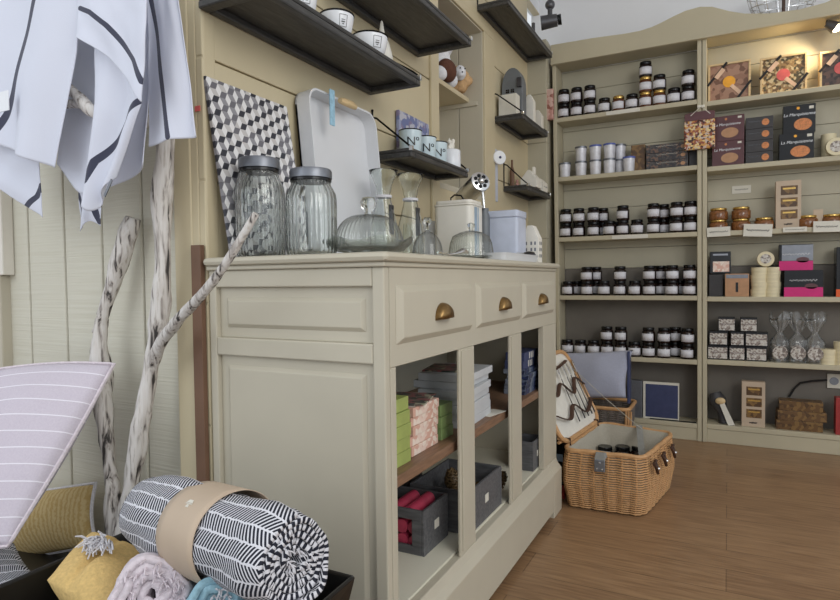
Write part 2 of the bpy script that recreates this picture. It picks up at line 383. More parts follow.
# ================================================================== THE SETTING
XW = -1.067; YP = 1.02; YB = 3.565
struct(B('floor', 'floor', None, -3.2, 2.6, -1.2, 4.2, -.05, 0, 0))
struct(B('ceiling', 'plaster', None, -3.2, 2.6, -.2, 4.2, 2.95, 3.0, 0))
struct(B('wall_back', 'plaster', None, -1.12, 2.6, 3.76, 3.86, 0, 2.95, 0))
struct(B('wall_far', 'plaster', None, -3.2, -1.4, 3.4, 3.5, 0, 2.95, 0))
g = [0.0, .28, .565, .85, 1.134, 1.415, 1.70, 1.985, 2.27, 2.56]
m = MB()
for z0, z1 in zip(g, g[1:]):
    for y0, y1 in ((1.0, 2.24), (2.76, 3.5)):
        m.box(XW - .02, XW, y0, y1, z0 + .002, z1 - .002)
    for a, b in ((0, 1.30), (2.10, 2.56)):
        q0, q1 = max(z0 + .002, a), min(z1 - .002, b)
        if q1 > q0 + .01: m.box(XW - .02, XW, 2.24, 2.76, q0, q1)
m.box(XW - .06, XW - .021, 1.0, 2.24, 0, 2.56); m.box(XW - .06, XW - .021, 2.76, 3.5, 0, 2.56)
m.box(XW - .06, XW - .021, 2.24, 2.76, 0, 1.30); m.box(XW - .06, XW - .021, 2.24, 2.76, 2.10, 2.56)
m.box(XW - .04, XW, 1.0, 3.76, 2.56, 2.57)
struct(m.build('wall_left', 'wall', bevel=.003))
struct(B('wall_left_upper', 'plaster', None, XW - .06, XW - .005, 1.0, 3.76, 2.57, 2.95, 0)); bpy.data.objects['wall_left_upper'].name = 'wall_upper'
# niche in the left wall : soffit, sill, ends, back and the narrow shelf with its rail
m = MB(); m.box(-1.37, -1.35, 2.22, 2.78, 1.28, 2.12); m.box(-1.35, XW + .001, 2.22, 2.245, 1.28, 2.12)
m.box(-1.35, XW + .001, 2.24, 2.76, 1.28, 1.305)
m.box(-1.35, -1.193, 2.754, 2.78, 1.30, 2.10); m.box(-1.189, XW + .001, 2.754, 2.78, 1.30, 2.10)
m.box(-1.35, -1.09, 2.742, 2.754, 1.745, 1.765)
struct(m.build('wall_niche', 'paint', bevel=.002))
struct(B('trim_1', 'paint', None, -1.35, XW + .001, 2.22, 2.78, 2.094, 2.12, .001))   # soffit
m = MB(); m.box(-1.35, -1.135, 2.246, 2.753, 1.765, 1.787); struct(m.build('trim_2', 'wall', bevel=.002))
m = MB(); m.box(XW, XW + .012, 2.17, 2.24, .96, 2.10); m.box(XW, XW + .012, 2.76, 2.90, .96, 2.10); m.box(XW, XW + .012, 2.17, 2.90, 2.10, 2.13)
struct(m.build('trim_3', 'wall', bevel=.003))
m = MB()
for z0, z1 in zip(g, g[1:]): m.box(XW - .015, -.955, 3.499, 3.56, z0 + .002, min(z1 - .002, 2.3))
m.box(XW - .015, -.958, 3.506, 3.76, 0, 2.3)
struct(m.build('wall_return', 'case_back', bevel=.002))
# partition of vertical rough-sawn boards facing the shopper
m = MB(); xs = [-1.905, -1.797, -1.628, -1.468, -1.31, -1.168]
for a, b in zip(xs, xs[1:]): m.box(a + .003, b - .003, YP, YP + .02, 0, 2.75)
m.box(-1.90, -1.10, YP + .019, YP + .05, 0, 2.75)
struct(m.build('wall_front', 'sawn', bevel=.005))
m = MB(); m.box(-1.17, -1.11, YP - .022, YP + .02, 0, 2.75); m.box(-1.108, XW + .001, YP - .018, YP + .02, 0, 2.75)
struct(m.build('trim_4', 'wall', bevel=.004))
struct(B('trim_5', 'backing', None, -1.100, -1.07, YP - .036, YP - .023, 0, .985, .001))
p = atY(15, 275, 1.0)
struct(B('trim_6', 'cream', None, -1.935, -1.866, .985, 1.02, p.z, 2.75, .004))
struct(B('trim_7', 'paint', None, -1.965, -1.893, .99, 1.05, 0, p.z, .004))

# ================================================================== BOOKCASES
SH_L = [.095, .445, .795, 1.142, 1.500, 1.850]; SH_R = [.10, .45, .79, 1.14, 1.485, 1.832]; YBK = 3.715
def bookcase(x0b, x0t, x1b, x1t, shelves, label):
    t = thing('bookcase', label, 'bookcase', ((x0b + x1b) / 2, 3.65, 0)); w = .022
    def side(b, tt, s):
        return rel(MB().hexa([(b, YB, 0), (b + s, YB, 0), (b + s, YBK, 0), (b, YBK, 0), (tt, YB, 2.2), (tt + s, YB, 2.2), (tt + s, YBK, 2.2), (tt, YBK, 2.2)]).build('side_panel', 'case', t, bevel=.003))
    side(x0b, x0t, w); side(x1b - w, x1t - w, w)
    X0 = lambda z: x0b + (x0t - x0b) * z / 2.2 + w; X1 = lambda z: x1b + (x1t - x1b) * z / 2.2 - w
    def slab(name, mat, z0, z1, y0, y1, bev=.003):
        return rel(MB().hexa([(X0(z0), y0, z0), (X1(z0), y0, z0), (X1(z0), y1, z0), (X0(z0), y1, z0), (X0(z1), y0, z1), (X1(z1), y0, z1), (X1(z1), y1, z1), (X0(z1), y1, z1)]).build(name, mat, t, bevel=bev))
    for z in shelves: slab('shelf', 'case', z - .026, z, YB + .002, YBK)
    slab('top_board', 'case', 2.16, 2.185, YB + .002, YBK)
    slab('plinth', 'case', 0, shelves[0] - .027, YB + .006, YB + .024)
    m = MB(); z = .955
    while z < 2.16:
        z1 = min(z + .12, 2.16); m.hexa([(X0(z), YBK, z + .001), (X1(z), YBK, z + .001), (X1(z), YBK + .012, z + .001), (X0(z), YBK + .012, z + .001), (X0(z1), YBK, z1 - .001), (X1(z1), YBK, z1 - .001), (X1(z1), YBK + .012, z1 - .001), (X0(z1), YBK + .012, z1 - .001)]); z = z1
    rel(m.build('back_panel', 'case_back', t, bevel=.002))
    slab('lower_back_board', 'case_grey', .0, .954, YBK, YBK + .012)['label'] = 'dark grey lower back board'
    return t
bookcase(-.912, -.937, -.122, -.132, SH_L, 'left cream bookcase holding rows of dark jam jars')
bookcase(-.119, -.129, .80, .80, SH_R, 'right cream bookcase holding biscuit boxes and round tins')
t = thing('bookcase_pediment', 'curved cream pediment board crowning both bookcases', 'moulding', (-.1, YB - .01, 2.157))
pts = [(-.94, 2.277), (-.70, 2.272), (-.52, 2.262), (-.442, 2.262), (-.38, 2.27), (-.33, 2.284), (-.27, 2.305), (-.21, 2.322), (-.14, 2.328), (-.08, 2.315), (0, 2.275), (.07, 2.248), (.18, 2.226), (.31, 2.218), (.416, 2.228), (.55, 2.27), (.68, 2.30), (.80, 2.30)]
m = MB(); m.prism([(x, z) for x, z in pts] + [(.80, 2.157), (-.94, 2.157)], 'y', YB - .02, YB - .001)
rel(m.build('curved_board', 'case', t, bevel=.003))
rel(MB().box(-.94, .80, YB - .03, YB - .021, 2.157, 2.172).build('lower_bead', 'case', t, bevel=.003))

# ================================================================== SIDEBOARD
XF = -.594; Y0 = 1.0; Y1 = 2.285; XB = -1.062
sb = thing('sideboard', 'long cream painted shop counter with three drawers and open glazed bays', 'cabinet', (-.83, 1.64, 0))
rel(MB().box(XB, XF + .018, Y0 - .02, Y1 + .02, .936, .955).build('worktop', 'paint', sb, bevel=.009))
rel(MB().box(XB, XF + .006, Y0 - .008, Y1 + .01, .926, .936).build('cornice', 'paint', sb, bevel=.003))
def fr(name, m): return rel(m.build(name, 'paint', sb, bevel=.0025))
m = MB(); m.box(XF - .02, XF, Y0 + .021, Y1, .725, .926)
for a, b in ((Y0 + .021, 1.043), (1.36, 1.46), (1.75, 1.865), (2.125, Y1)): m.box(XF - (.02 if a > 2 or a < 1.1 else .007), XF, a, b, .20, .7245)
for a, b in ((1.372, 1.448), (1.762, 1.853)): m.box(XF, XF + .003, a, b, .21, .72)
fr('face_frame', m)
m = MB(); m.prism([(XF - .02, .20), (XF, .20), (XF + .008, .182), (XF + .022, .165), (XF + .022, .028), (XF - .02, .028)], 'y', Y0 + .04, Y1 - .10)
m.prism([(XF - .02, .20), (XF, .20), (XF + .008, .182), (XF + .022, .165), (XF + .022, 0), (XF - .02, 0)], 'y', Y1 - .0995, Y1 + .012)
fr('plinth', m)
# drawers
for i, (a, b) in enumerate(((1.043, 1.435), (1.47, 1.845), (1.87, 2.245))):
    d = rel(MB().hexa([(XF, a, .768), (XF, b, .768), (XF, b, .89), (XF, a, .89), (XF + .012, a + .014, .782), (XF + .012, b - .014, .782), (XF + .012, b - .014, .876), (XF + .012, a + .014, .876)]).build('drawer', 'paint', sb, bevel=.0015))
    c = Vector((XF + .012, (a + b) / 2, .812)); m = MB(); R = .036
    def cup(u, v):
        th = PI * u; ph = PI / 2 * v
        return c + Vector((.022 * math.sin(ph) * max(.0, math.sin(th)) ** .5, -R * math.cos(th), R * .95 * math.sin(th) * math.cos(ph) ** .6 if v < 1 else 0))
    m.grid(cup, 20, 8); m.box(c.x, c.x + .0015, c.y - R, c.y + R, c.z - .004, c.z + .001)
    rel(m.build('cup_pull', 'brass', d, smooth=True, solid=.0015, angle=60))
# end facing the camera
E0, E1 = atY(216, 300, Y0).x, atY(372, 300, Y0).x; zz = lambda px, py: atY(px, py, Y0).z
zt, zm1, zm2 = zz(300, 287), zz(300, 341), zz(300, 360)
m = MB(); yb = Y0 + .02
for (x0, x1, z0, z1) in ((XB, E0, 0, .926), (E1, XF, 0, .926), (E0, E1, zt, .926), (E0, E1, zm2, zm1), (E0, E1, 0, .10)): m.box(x0, x1, Y0, yb, z0, z1)
rel(m.build('end_frame', 'paint', sb, bevel=.003))
for z0, z1 in ((zm1, zt), (.10, zm2)):
    m = MB(); m.box(E0, E1, Y0 + .013, Y0 + .02, z0, z1); k = .022; q = .009
    m.hexa([(E0 + k, Y0 + .013, z0 + k), (E1 - k, Y0 + .013, z0 + k), (E1 - k, Y0 + .013, z1 - k), (E0 + k, Y0 + .013, z1 - k), (E0 + k + q, Y0 + .006, z0 + k + q), (E1 - k - q, Y0 + .006, z0 + k + q), (E1 - k - q, Y0 + .006, z1 - k - q), (E0 + k + q, Y0 + .006, z1 - k - q)])
    rel(m.build('raised_panel', 'paint', sb, bevel=.0012))
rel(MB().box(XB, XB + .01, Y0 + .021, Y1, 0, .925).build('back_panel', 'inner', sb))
rel(MB().box(XB, XF, Y1 - .0, Y1 + .018, 0, .926).build('far_end_panel', 'paint', sb, bevel=.002))
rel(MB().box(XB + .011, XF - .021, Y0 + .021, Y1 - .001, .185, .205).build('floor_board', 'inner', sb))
rel(MB().box(XB + .011, XF - .021, Y0 + .021, Y1 - .001, .462, .487).build('inner_shelf', 'brownwood', sb, bevel=.002))['label'] = 'brown wooden inner shelf'
ZC = .955

# ================================================================== WALL SHELVES
def wall_shelf(y0, y1, zb, xf, label, near=True, far=True, h=.11, vert=True):
    t = thing('wall_shelf', label, 'shelf', (XW, (y0 + y1) / 2, zb), group='dark stained shelves on the left wall')
    D = xf - XW; X0 = XW + .0015; L = .03
    m = MB(); m.box(X0, xf, y0, y1, zb + .018, zb + .030)
    m.box(X0, xf, y0, y0 + .03, zb, zb + .018); m.box(X0, xf, y1 - .03, y1, zb, zb + .018)
    m.box(X0, X0 + .022, y0 + .03, y1 - .03, zb, zb + .018); m.box(xf - .022, xf, y0 + .03, y1 - .03, zb, zb + .018)
    rel(m.build('board', 'shelfblack', t, bevel=.004))
    for yy, on in ((y0 + .004, near), (y1 - .004, far)):
        if not on: continue
        m = MB(); m.tube([(XW + .004, yy, zb + .03), (XW + .004, yy, zb + h + .055)], .003, 6); m.ball((XW + .004, yy, zb + h + .058), .005, 1)
        m.tube([(XW + .004, yy, zb + h + .035), (XW + .02, yy, zb + h + .03), (xf - .025, yy, zb + .05), (xf - .004, yy, zb + .032)], .0035, 6)
        rel(m.build('bracket', 'iron', t, smooth=True))
        rel(MB().box(xf - .008, xf + .004, yy - .006, yy + .006, zb + .02, zb + .036).build('bracket_clip', 'silver', t, bevel=.001))
    return t
wall_shelf(.99, 1.722, 1.516, -.876, 'long dark shelf carrying three white enamel bowls')
wall_shelf(1.42, 2.07, 1.752, -.842, 'highest long dark shelf above the enamel bowls, underside showing')
wall_shelf(1.725, 2.205, 1.300, -.915, 'small dark shelf carrying three numbered mugs')
wall_shelf(2.69, 3.47, 2.171, -.91, 'highest dark shelf nearest the bookcase, above the grey arched house')
wall_shelf(2.90, 3.36, 1.694, -.908, 'small dark shelf carrying the grey arched house')
wall_shelf(3.05, 3.49, 1.362, -.93, 'lowest small dark shelf beside the bookcase with white houses')
# ================================================================== ON THE COUNTER
def slot(x0, x1, ytop, X, zb=ZC, ym=250):
    """centre, width and height of an upright thing seen between two columns, standing at distance X from the wall line"""
    p = atX((x0 + x1) / 2, ym, X); w = (x1 - x0) * depth(p) / FPX
    h = atX((x0 + x1) / 2, ytop, X).z - zb; return Vector((X, p.y, zb)), w, h
def shell(prof, th):   # glass wall: outer profile then inner one back down
    inn = [(max(r - th, 1e-4), z + (th if i == 0 else 0)) for i, (r, z) in enumerate(prof)]
    return [(1e-4, prof[0][1])] + prof + inn[::-1] + [(1e-4, inn[0][1])]
# patterned board leaning on the wall
y0b, y1b = 1.03, 1.235
a = atX(293, 112, -1.055); 
t = thing('chopping_board', 'square board with black, grey and white triangle mosaic leaning on wall', 'tray', (-1.02, 1.13, ZC))
def Q(y, z): return Vector((XW + .004 + (a.z - z) * .16, y, z))
zt_ = 1.368
def bfn(u, v):
    y = 1.003 + .283 * u + .018 * (1 - v); z = ZC + .002 + (zt_ - ZC) * v; cz = 0
    return Vector((XW + .006 + (zt_ - z) * .13, y, z))
m = MB(); m.grid(bfn, 1, 1, uvfn=lambda u, v: (u * .283, v * .41)); rel(m.build('mosaic_face', 'mosaic', t, solid=.008, offset=-1))
# pale tray leaning on the wall, wooden handle, blue tag
t = thing('leaning_tray', 'pale grey upright tray with raised rim leaning on the wall', 'tray', (-1.0, 1.45, ZC))
ya, yb_ = 1.315, 1.665; H = .475
R_ = Matrix.Translation((XW + .058, 0, ZC)) @ Matrix.Rotation(-.09, 4, 'Y')
def rr(y0, y1, z0, z1, r, n=6):
    o = []
    for cy, cz, s in ((y1 - r, z0 + r, -PI/2), (y1 - r, z1 - r, 0), (y0 + r, z1 - r, PI/2), (y0 + r, z0 + r, PI)):
        o += [(cy + r * math.cos(s + k * PI / 2 / n), cz + r * math.sin(s + k * PI / 2 / n)) for k in range(n + 1)]
    return o
out = rr(ya, yb_, 0, H, .045); m = MB(); m.prism(out, 'x', -.008, -.002)
n = len(out); inn = rr(ya + .006, yb_ - .006, .006, H - .006, .04)
V = [[m.b.verts.new((x, q[0], q[1])) for q in o] for x, o in ((-.008, out), (.040, out), (.040, inn), (-.002, inn))]
for A_, B_ in zip(V, V[1:]):
    for i in range(n): m.b.faces.new((A_[i], A_[(i+1) % n], B_[(i+1) % n], B_[i]))
for v in m.b.verts: v.co = R_ @ v.co
rel(m.build('tray_body', 'tray', t, smooth=True, angle=40))
m = MB(); c = R_ @ Vector((.05, (ya + yb_) / 2 + .0, H - .012)); m.tube([c + Vector((0, -.04, 0)), c + Vector((0, -.02, .002)), c + Vector((0, .02, .002)), c + Vector((0, .04, 0))], [.008, .011, .011, .008], 12)
rel(m.build('wooden_handle', 'palewood', t, smooth=True))
m = MB(); c = R_ @ Vector((.046, ya + .088, H - .095)); m.box(c.x, c.x + .004, c.y - .011, c.y + .011, c.z, c.z + .10)
rel(m.build('hanging_tag', 'blue', t, bevel=.001))
# two ribbed storage jars
def storage_jar(x0, x1, ytop, Y, label):
    cx = (x0 + x1) / 2; p = atY(cx, 250, Y); w = (x1 - x0) * depth(p) / FPX; h = atY(cx, ytop, Y).z - ZC; r = w / 2
    t = thing('storage_jar', label, 'jar', (p.x, Y, ZC), group='large ribbed glass jars on the counter')
    hb = h * .82; prof = [(r * .80, 0), (r * .95, .006), (r, .02), (r, hb * .80), (r * .97, hb * .87), (r * .86, hb * .95), (r * .78, hb), (r * .76, h * .9)]
    MB().lathe(shell(prof, .0035), 104, rib=.018, ribn=26).build('glass_body', 'realglass', t, smooth=True, angle=80)
    MB().lathe([(r * .80, h * .86), (r * .82, h * .865), (r * .82, h * .89), (r * .80, h * .895)], 40).build('clamp_ring', 'black', t, smooth=True)
    MB().lathe([(r * .76, h * .90), (r * .84, h * .897), (r * .84, h * .975), (r * .80, h), (1e-4, h)], 40).build('lid', 'zinc', t, smooth=True)
storage_jar(237, 285, 159, 1.075, 'tall ribbed glass jar with grey lid, left one before the mosaic board')
storage_jar(287, 337, 170, 1.115, 'ribbed glass jar with grey lid standing before the leaning tray')
# cake dome on fluted plate
p, w, h = slot(330, 401, 196, -.76); 
t = thing('cake_dome', 'ribbed glass cake dome with round knob on wavy glass plate', 'cake dome', (p.x, p.y + .015, ZC)); r = w / 2
pl = [(1e-4, .012), (r * .5, .012), (r * .55, 0), (r * .6, 0), (r * .64, .012), (r * 1.0, .018), (r * 1.24, .036), (r * 1.24, .040), (r * 1.0, .024), (r * .6, .017), (1e-4, .017)]
MB().lathe(pl, 96, rib=.012, ribn=24, wave=.05, waven=6).build('plate', 'glassg', t, smooth=True, angle=80)
dm = [(r * .98 * math.cos(a) ** .62, .022 + (h - .065) * math.sin(a)) for a in [k * PI / 2 / 14 for k in range(14)]] + [(.012, h - .043)]
inn = [(max(q - .003, 1e-3), z - .0025) for q, z in dm[::-1]]
MB().lathe(dm + [(1e-4, dm[-1][1])], 160, rib=.016, ribn=40).build('dome', 'glassg', t, smooth=True, angle=80)
MB().lathe([(.010, h - .045), (.009, h - .036), (.017, h - .026), (.019, h - .014), (.015, h - .003), (1e-4, h)], 20).build('knob', 'realglass', t, smooth=True, angle=80)
# carafes
def carafe(x0, x1, ytop, X, label):
    p, w, h = slot(x0, x1, ytop, X); r = w / 2
    t = thing('glass_carafe', label, 'carafe', p, group='hourglass carafes on the counter')
    pr = [(r * .85, 0), (r * 1.0, .01), (r * 1.02, h * .15), (r * .92, h * .40), (r * .52, h * .66), (r * .46, h * .74), (r * .58, h * .84), (r * .86, h * .94), (r * 1.0, h)]
    MB().lathe(shell(pr, .0025), 40).build('glass_body', 'realglass', t, smooth=True, angle=80)
    MB().lathe([(r * .54, h * .70), (r * .56, h * .71), (r * .56, h * .725), (r * .53, h * .73)], 24).build('string_band', 'tassel', t, smooth=True)
    MB().box(r * .56, r * .56 + .002, -.014, .014, h * .30, h * .62).build('printed_band', 'dkgrey', t, bevel=.0005)
carafe(370, 399, 171, -.93, 'hourglass glass carafe with flared rim, left of the pair')
carafe(397, 425, 175, -.90, 'hourglass glass carafe, right of the pair behind small bell dome')
p, w, h = slot(401, 420, 224, -.96)
t = thing('glass_tumbler', 'small greenish glass tumbler standing behind the bell dome', 'tumbler', p)
MB().lathe(shell([(w * .4, 0), (w * .46, .01), (w * .5, h * .5), (w * .44, h)], .002), 28).build('glass_body', 'realglass', t, smooth=True, angle=80)
p, w, h = slot(421, 440, 222, -.98)
t = thing('ceramic_pot', 'small white ceramic pot beside the cream bin', 'pot', p)
MB().lathe([(w * .38, 0), (w * .5, .01), (w * .52, h * .8), (w * .55, h), (w * .48, h), (w * .46, h * .8), (1e-4, h * .78)], 28).build('pot_body', 'white', t, smooth=True)
# small bell dome
p, w, h = slot(408, 441, 217, -.78); r = w / 2
t = thing('bell_dome', 'small clear glass bell dome with knob on a glass plate', 'dome', (p.x, p.y + .02, ZC))
MB().lathe([(1e-4, .003), (r * 1.0, .003), (r * 1.35, .008), (r * 1.35, .011), (r * 1.0, .007), (1e-4, .007)], 48).build('plate', 'glass', t, smooth=True, angle=80)
dm = [(r * 1.0, .009), (r * .96, .02)] + [(r * .93 * math.cos(a), .02 + (h - .06) * math.sin(a)) for a in [k * PI / 2 / 10 for k in range(1, 10)]] + [(.005, h - .037)]
MB().lathe(dm + [(1e-4, dm[-1][1])], 40).build('dome', 'glass', t, smooth=True, angle=80)
MB().lathe([(.005, h - .037), (.005, h - .024), (.011, h - .016), (.013, h - .008), (.009, h), (1e-4, h)], 18).build('knob', 'realglass', t, smooth=True, angle=80)
# silver spoon rest
p = atX(456, 255, -.63); t = thing('silver_server', 'silver cake server lying in front of the bell dome', 'cutlery', (-.63, p.y, ZC))
m = MB(); m.tube([(-.01, -.09, .012), (-.005, -.04, .008), (0, 0, .012), (.006, .03, .02), (.006, .06, .016)], [.004, .005, .006, .011, .006], 10, flat=.6)
m.build('server_body', 'silver', t, smooth=True)
# butter dome
p, w, h = slot(445, 490, 221, -.74); r = w / 2 * 1.0
t = thing('butter_dish', 'ribbed oval glass butter dish with cover and knob', 'butter dish', (p.x, p.y + .03, ZC))
MB().lathe([(1e-4, .004), (r * .7, .004), (r * .78, 0), (r * .84, .006), (r * 1.2, .015), (r * 1.2, .019), (r * .8, .011), (1e-4, .009)], 64, sy=1.15).build('plate', 'glassg', t, smooth=True, angle=80)
dm = [(r, .014), (r * .97, .03), (r * .92, .05), (r * .80, .068), (r * .5, .077), (.014, .082)]
sc_ = (h - .02) / .082; dm = [(q, .014 + (z - .014) * sc_ * .95) for q, z in dm]
MB().lathe(dm + [(1e-4, dm[-1][1])], 192, rib=.014, ribn=48, sy=1.12).build('cover', 'glassg', t, smooth=True, angle=80)
zk = dm[-1][1]; MB().lathe([(.008, zk - .002), (.007, zk + .006), (.013, zk + .014), (.012, zk + .022), (1e-4, zk + .027)], 18).build('knob', 'realglass', t, smooth=True, angle=80)
# cream bin with blue stripes
pa, pb = atX(434, 250, -.93), atX(481, 250, -.80); zb_ = atX(470, 207, -.82).z
t = thing('bread_bin', 'cream enamel bin with pale blue stripes and wire handle', 'bin', (-.85, 1.955, ZC)); ht = .198
o = rr(-.06, .06, -.072, .072, .022); m = MB(); m.prism([(q[1], q[0]) for q in o], 'z', 0, ht); m.build('bin_body', 'cream', t, bevel=.003, smooth=True)
m = MB(); m.prism([(q[1] * 1.03, q[0] * 1.03) for q in o], 'z', ht, ht + .008); m.prism([(q[1] * .96, q[0] * .96) for q in o], 'z', ht + .0085, ht + .02); m.build('lid', 'cream', t, bevel=.003, smooth=True)
m = MB()
m.box(.072, .0732, -.03, -.005, .004, ht - .004); m.box(.072, .0732, .003, .008, .004, ht - .004)
m.build('blue_stripe', 'stripeblue', t)
m = MB(); m.tube([(-.03, 0, ht + .018), (-.03, .0, ht + .036), (-.015, 0, ht + .046), (.01, 0, ht + .042), (.025, 0, ht + .018)], .003, 8); m.build('wire_handle', 'iron', t, smooth=True)
# dark canister and chrome drum grater
p = Vector((-.80, 2.075, ZC)); w = .045; h = atY(484, 208, 2.06).z - ZC
t = thing('dark_canister', 'tall dark grey canister between cream bin and blue tin', 'canister', p)
MB().lathe([(w * .48, 0), (w * .5, .004), (w * .5, h * .86), (w * .38, h * .93), (w * .38, h), (1e-4, h)], 32).build('canister_body', 'stonegrey', t, smooth=True)
a1, a2 = atY(463, 199, 2.14), atY(480, 182, 2.04); t = thing('drum_grater', 'chrome drum grater with pierced round end leaning above the bin', 'grater', (a1.x, a1.y, a1.z))
ax = (a2 - a1).normalized(); q = ax.to_track_quat('Z', 'Y').to_matrix().to_4x4(); L = (a2 - a1).length; R = .036
MT = Matrix.Translation(a1) @ q
rel(MB().lathe([(R * .9, 0), (R, .01), (R, L)], 36, mat=MT).build('drum', 'silver', t, smooth=True))
m = MB(); m.lathe([(R * 1.03, L - .006), (R * 1.05, L), (R * 1.0, L + .006), (R * .96, L + .007), (1e-4, L + .007)], 36, mat=MT); rel(m.build('end_disc', 'silver', t, smooth=True))
m = MB()
for k in range(7):
    c = MT @ Vector((R * .6 * math.cos(k * 2 * PI / 7), R * .6 * math.sin(k * 2 * PI / 7), L + .0075)); m.ball(c, .008, 1)
rel(m.build('dark_hole', 'black', t, smooth=True))
m = MB(); c = MT @ Vector((0, 0, L + .01)); c2 = Vector((c.x + .004, c.y + .01, ZC + .205)); m.tube([c, (c + c2) / 2 + Vector((0, .006, 0)), c2, (c2.x - .02, c2.y + .07, ZC + .185)], [.006, .006, .006, .005], 10); m.ball(c, .013, 2)
rel(m.build('crank_rod', 'silver', t, smooth=True))
# lilac tin
pL, pR = atX(500, 240, -.99), atX(541, 240, -.90)
t = thing('square_tin', 'pale lilac blue square tin at the far end of counter', 'tin', (-.735, 2.13, ZC)); 
ht = atY(503, 211, 2.1).z - ZC
def pt(v): return v
ti = rr(-.055, .055, -.062, .062, .012, 4); MB().prism([(q_[1], q_[0]) for q_ in ti], 'z', 0, ht * .86).build('tin_body', 'tinblue', t, bevel=.003, smooth=True)
MB().prism([(q_[1] * 1.03, q_[0] * 1.03) for q_ in ti], 'z', ht * .862, ht).build('tin_lid', 'tinblue', t, bevel=.005, smooth=True)
# pottery house and silver tray at the far end
def gable_house(name, label, loc, w, d, h, eave, mat='white_matt', rz=0, windows=2, cat='ornament', slant=.25, chim=False, group=None):
    t = thing(name, label, cat, loc, rz, group)
    m = MB(); k = w * slant
    m.prism([(-w/2, 0), (w/2, 0), (w/2, eave), (k * .6, h), (-k * .6, h), (-w/2, eave)], 'y', -d/2, d/2)
    if chim: m.box(w * .12, w * .26, -d * .15, d * .15, h * .8, h * 1.22)
    m.build('house_body', mat, t, bevel=.0015)
    m = MB()
    for r in range(windows):
        for c in (-.22, .08, .3):
            z = eave * (.25 + .5 * r / max(1, windows - 1)) if windows > 1 else eave * .5
            m.box(c * w - w * .05, c * w + w * .05, -d/2 - .0006, -d/2 + .001, z, z + eave * .13)
            m.box(w/2 - .001, w/2 + .0006, c * d - d * .06, c * d + d * .06, z, z + eave * .13)
    m.build('window_opening', 'zinc', t)
    return t
gable_house('pottery_house', 'cream ceramic gabled house with tiny windows at the counter end', (-.668, 2.235, ZC), .066, .05, .145, .095, windows=3, cat='ornament')
t = thing('serving_tray', 'low pale grey serving tray along the counter edge', 'tray', (-.655, 1.96, ZC))
pr = rr(-.19, .19, -.042, .042, .02, 5); m = MB()
V = [[m.b.verts.new((q[1] * s, q[0] * s2, z)) for q in pr] for s, s2, z in ((.8, .95, .0), (1, 1, .026), (1.04, 1.01, .027), (1.02, 1.005, .014), (.84, .96, -.0))]
V = V[:3] + [[m.b.verts.new((q[1] * .76, q[0] * .94, .003)) for q in pr]]
for A_, B_ in zip(V, V[1:]):
    for i in range(len(pr)): m.b.faces.new((A_[i], A_[(i+1) % len(pr)], B_[(i+1) % len(pr)], B_[i]))
m.b.faces.new(V[-1]); m.b.faces.new(V[0][::-1]); m.build('tray_body', 'tray', t, smooth=True)
t = thing('cheese_knife', 'dark handled cheese knife resting across the serving tray', 'knife', (-.625, 2.02, ZC + .0275))
m = MB(); m.tube([(0, -.02, .004), (0, .03, .007), (0, .085, .006), (0, .09, .006)], [.003, .006, .007, .004], 10); m.build('handle', 'iron', t, smooth=True)
m = MB(); m.prism([(-.007, -.085), (0, -.10), (.007, -.07), (.003, -.02), (-.003, -.02)], 'z', .002, .004); m.build('blade', 'silver', t)

# ================================================================== ON THE WALL SHELVES
Z1 = 1.5465
def bowl(x0, x1, ytop, X, label, yb):
    cx = (x0 + x1) / 2; p = atX(cx, yb, X); w = (x1 - x0) * depth(p) / FPX; r = w / 2; p.z = Z1; h = (atX(cx, ytop, X).z - Z1) * .80
    t = thing('enamel_bowl', label, 'bowl', p, group='white enamel bowls on the long shelf')
    MB().lathe([(1e-4, .002), (r * .5, 0), (r * .62, .004), (r * .86, h * .35), (r * .98, h * .8), (r, h), (r * .96, h), (r * .93, h * .8), (r * .8, h * .35), (1e-4, h * .12)], 40).build('bowl_body', 'white', t, smooth=True, angle=50)
    m = MB(); m.tube([(r * .985 * math.cos(a), r * .985 * math.sin(a), h) for a in [k * 2 * PI / 40 for k in range(40)]], .0028, 6, closed=True); m.build('black_rim', 'black', t, smooth=True)
    m = MB()
    for a0, a1, z0, z1 in ((-.55, -.05, .32, .335), (-.55, -.05, .80, .815), (-.55, -.53, .32, .815), (-.07, -.05, .32, .815), (-.42, -.18, .5, .54), (-.42, -.18, .6, .62), (-.36, -.24, .42, .45)):
        def f(u, v):
            a = a0 + (a1 - a0) * u - .25; zz_ = z0 + (z1 - z0) * v; rad = r * (.86 + (zz_ - .35) * .27) + .0012
            return Vector((rad * math.cos(a), rad * math.sin(a), zz_ * h))
        m.grid(f, 6, 1)
    m.build('printed_label', 'dkgrey', t, solid=.0004)
    return t
bowl(285, 318, -16, -.935, 'white enamel bowl nearest the camera, cut by the photo edge', 12)
bowl(320, 354, 11, -.935, 'middle white enamel bowl with black rim on the long shelf', 35)
bowl(352, 388, 33, -.935, 'white enamel bowl farthest along the long shelf, beside white bottle', 58)
p = atX(382, 50, -.99); t = thing('ceramic_bottle', 'white ceramic cone bottle with pointed top behind the last bowl', 'ornament', (-.99, p.y, Z1))
MB().lathe([(1e-4, 0), (.034, 0), (.036, .01), (.034, .07), (.024, .11), (.010, .14), (.004, .18), (1e-4, .184)], 24).build('bottle_body', 'white_matt', t, smooth=True)
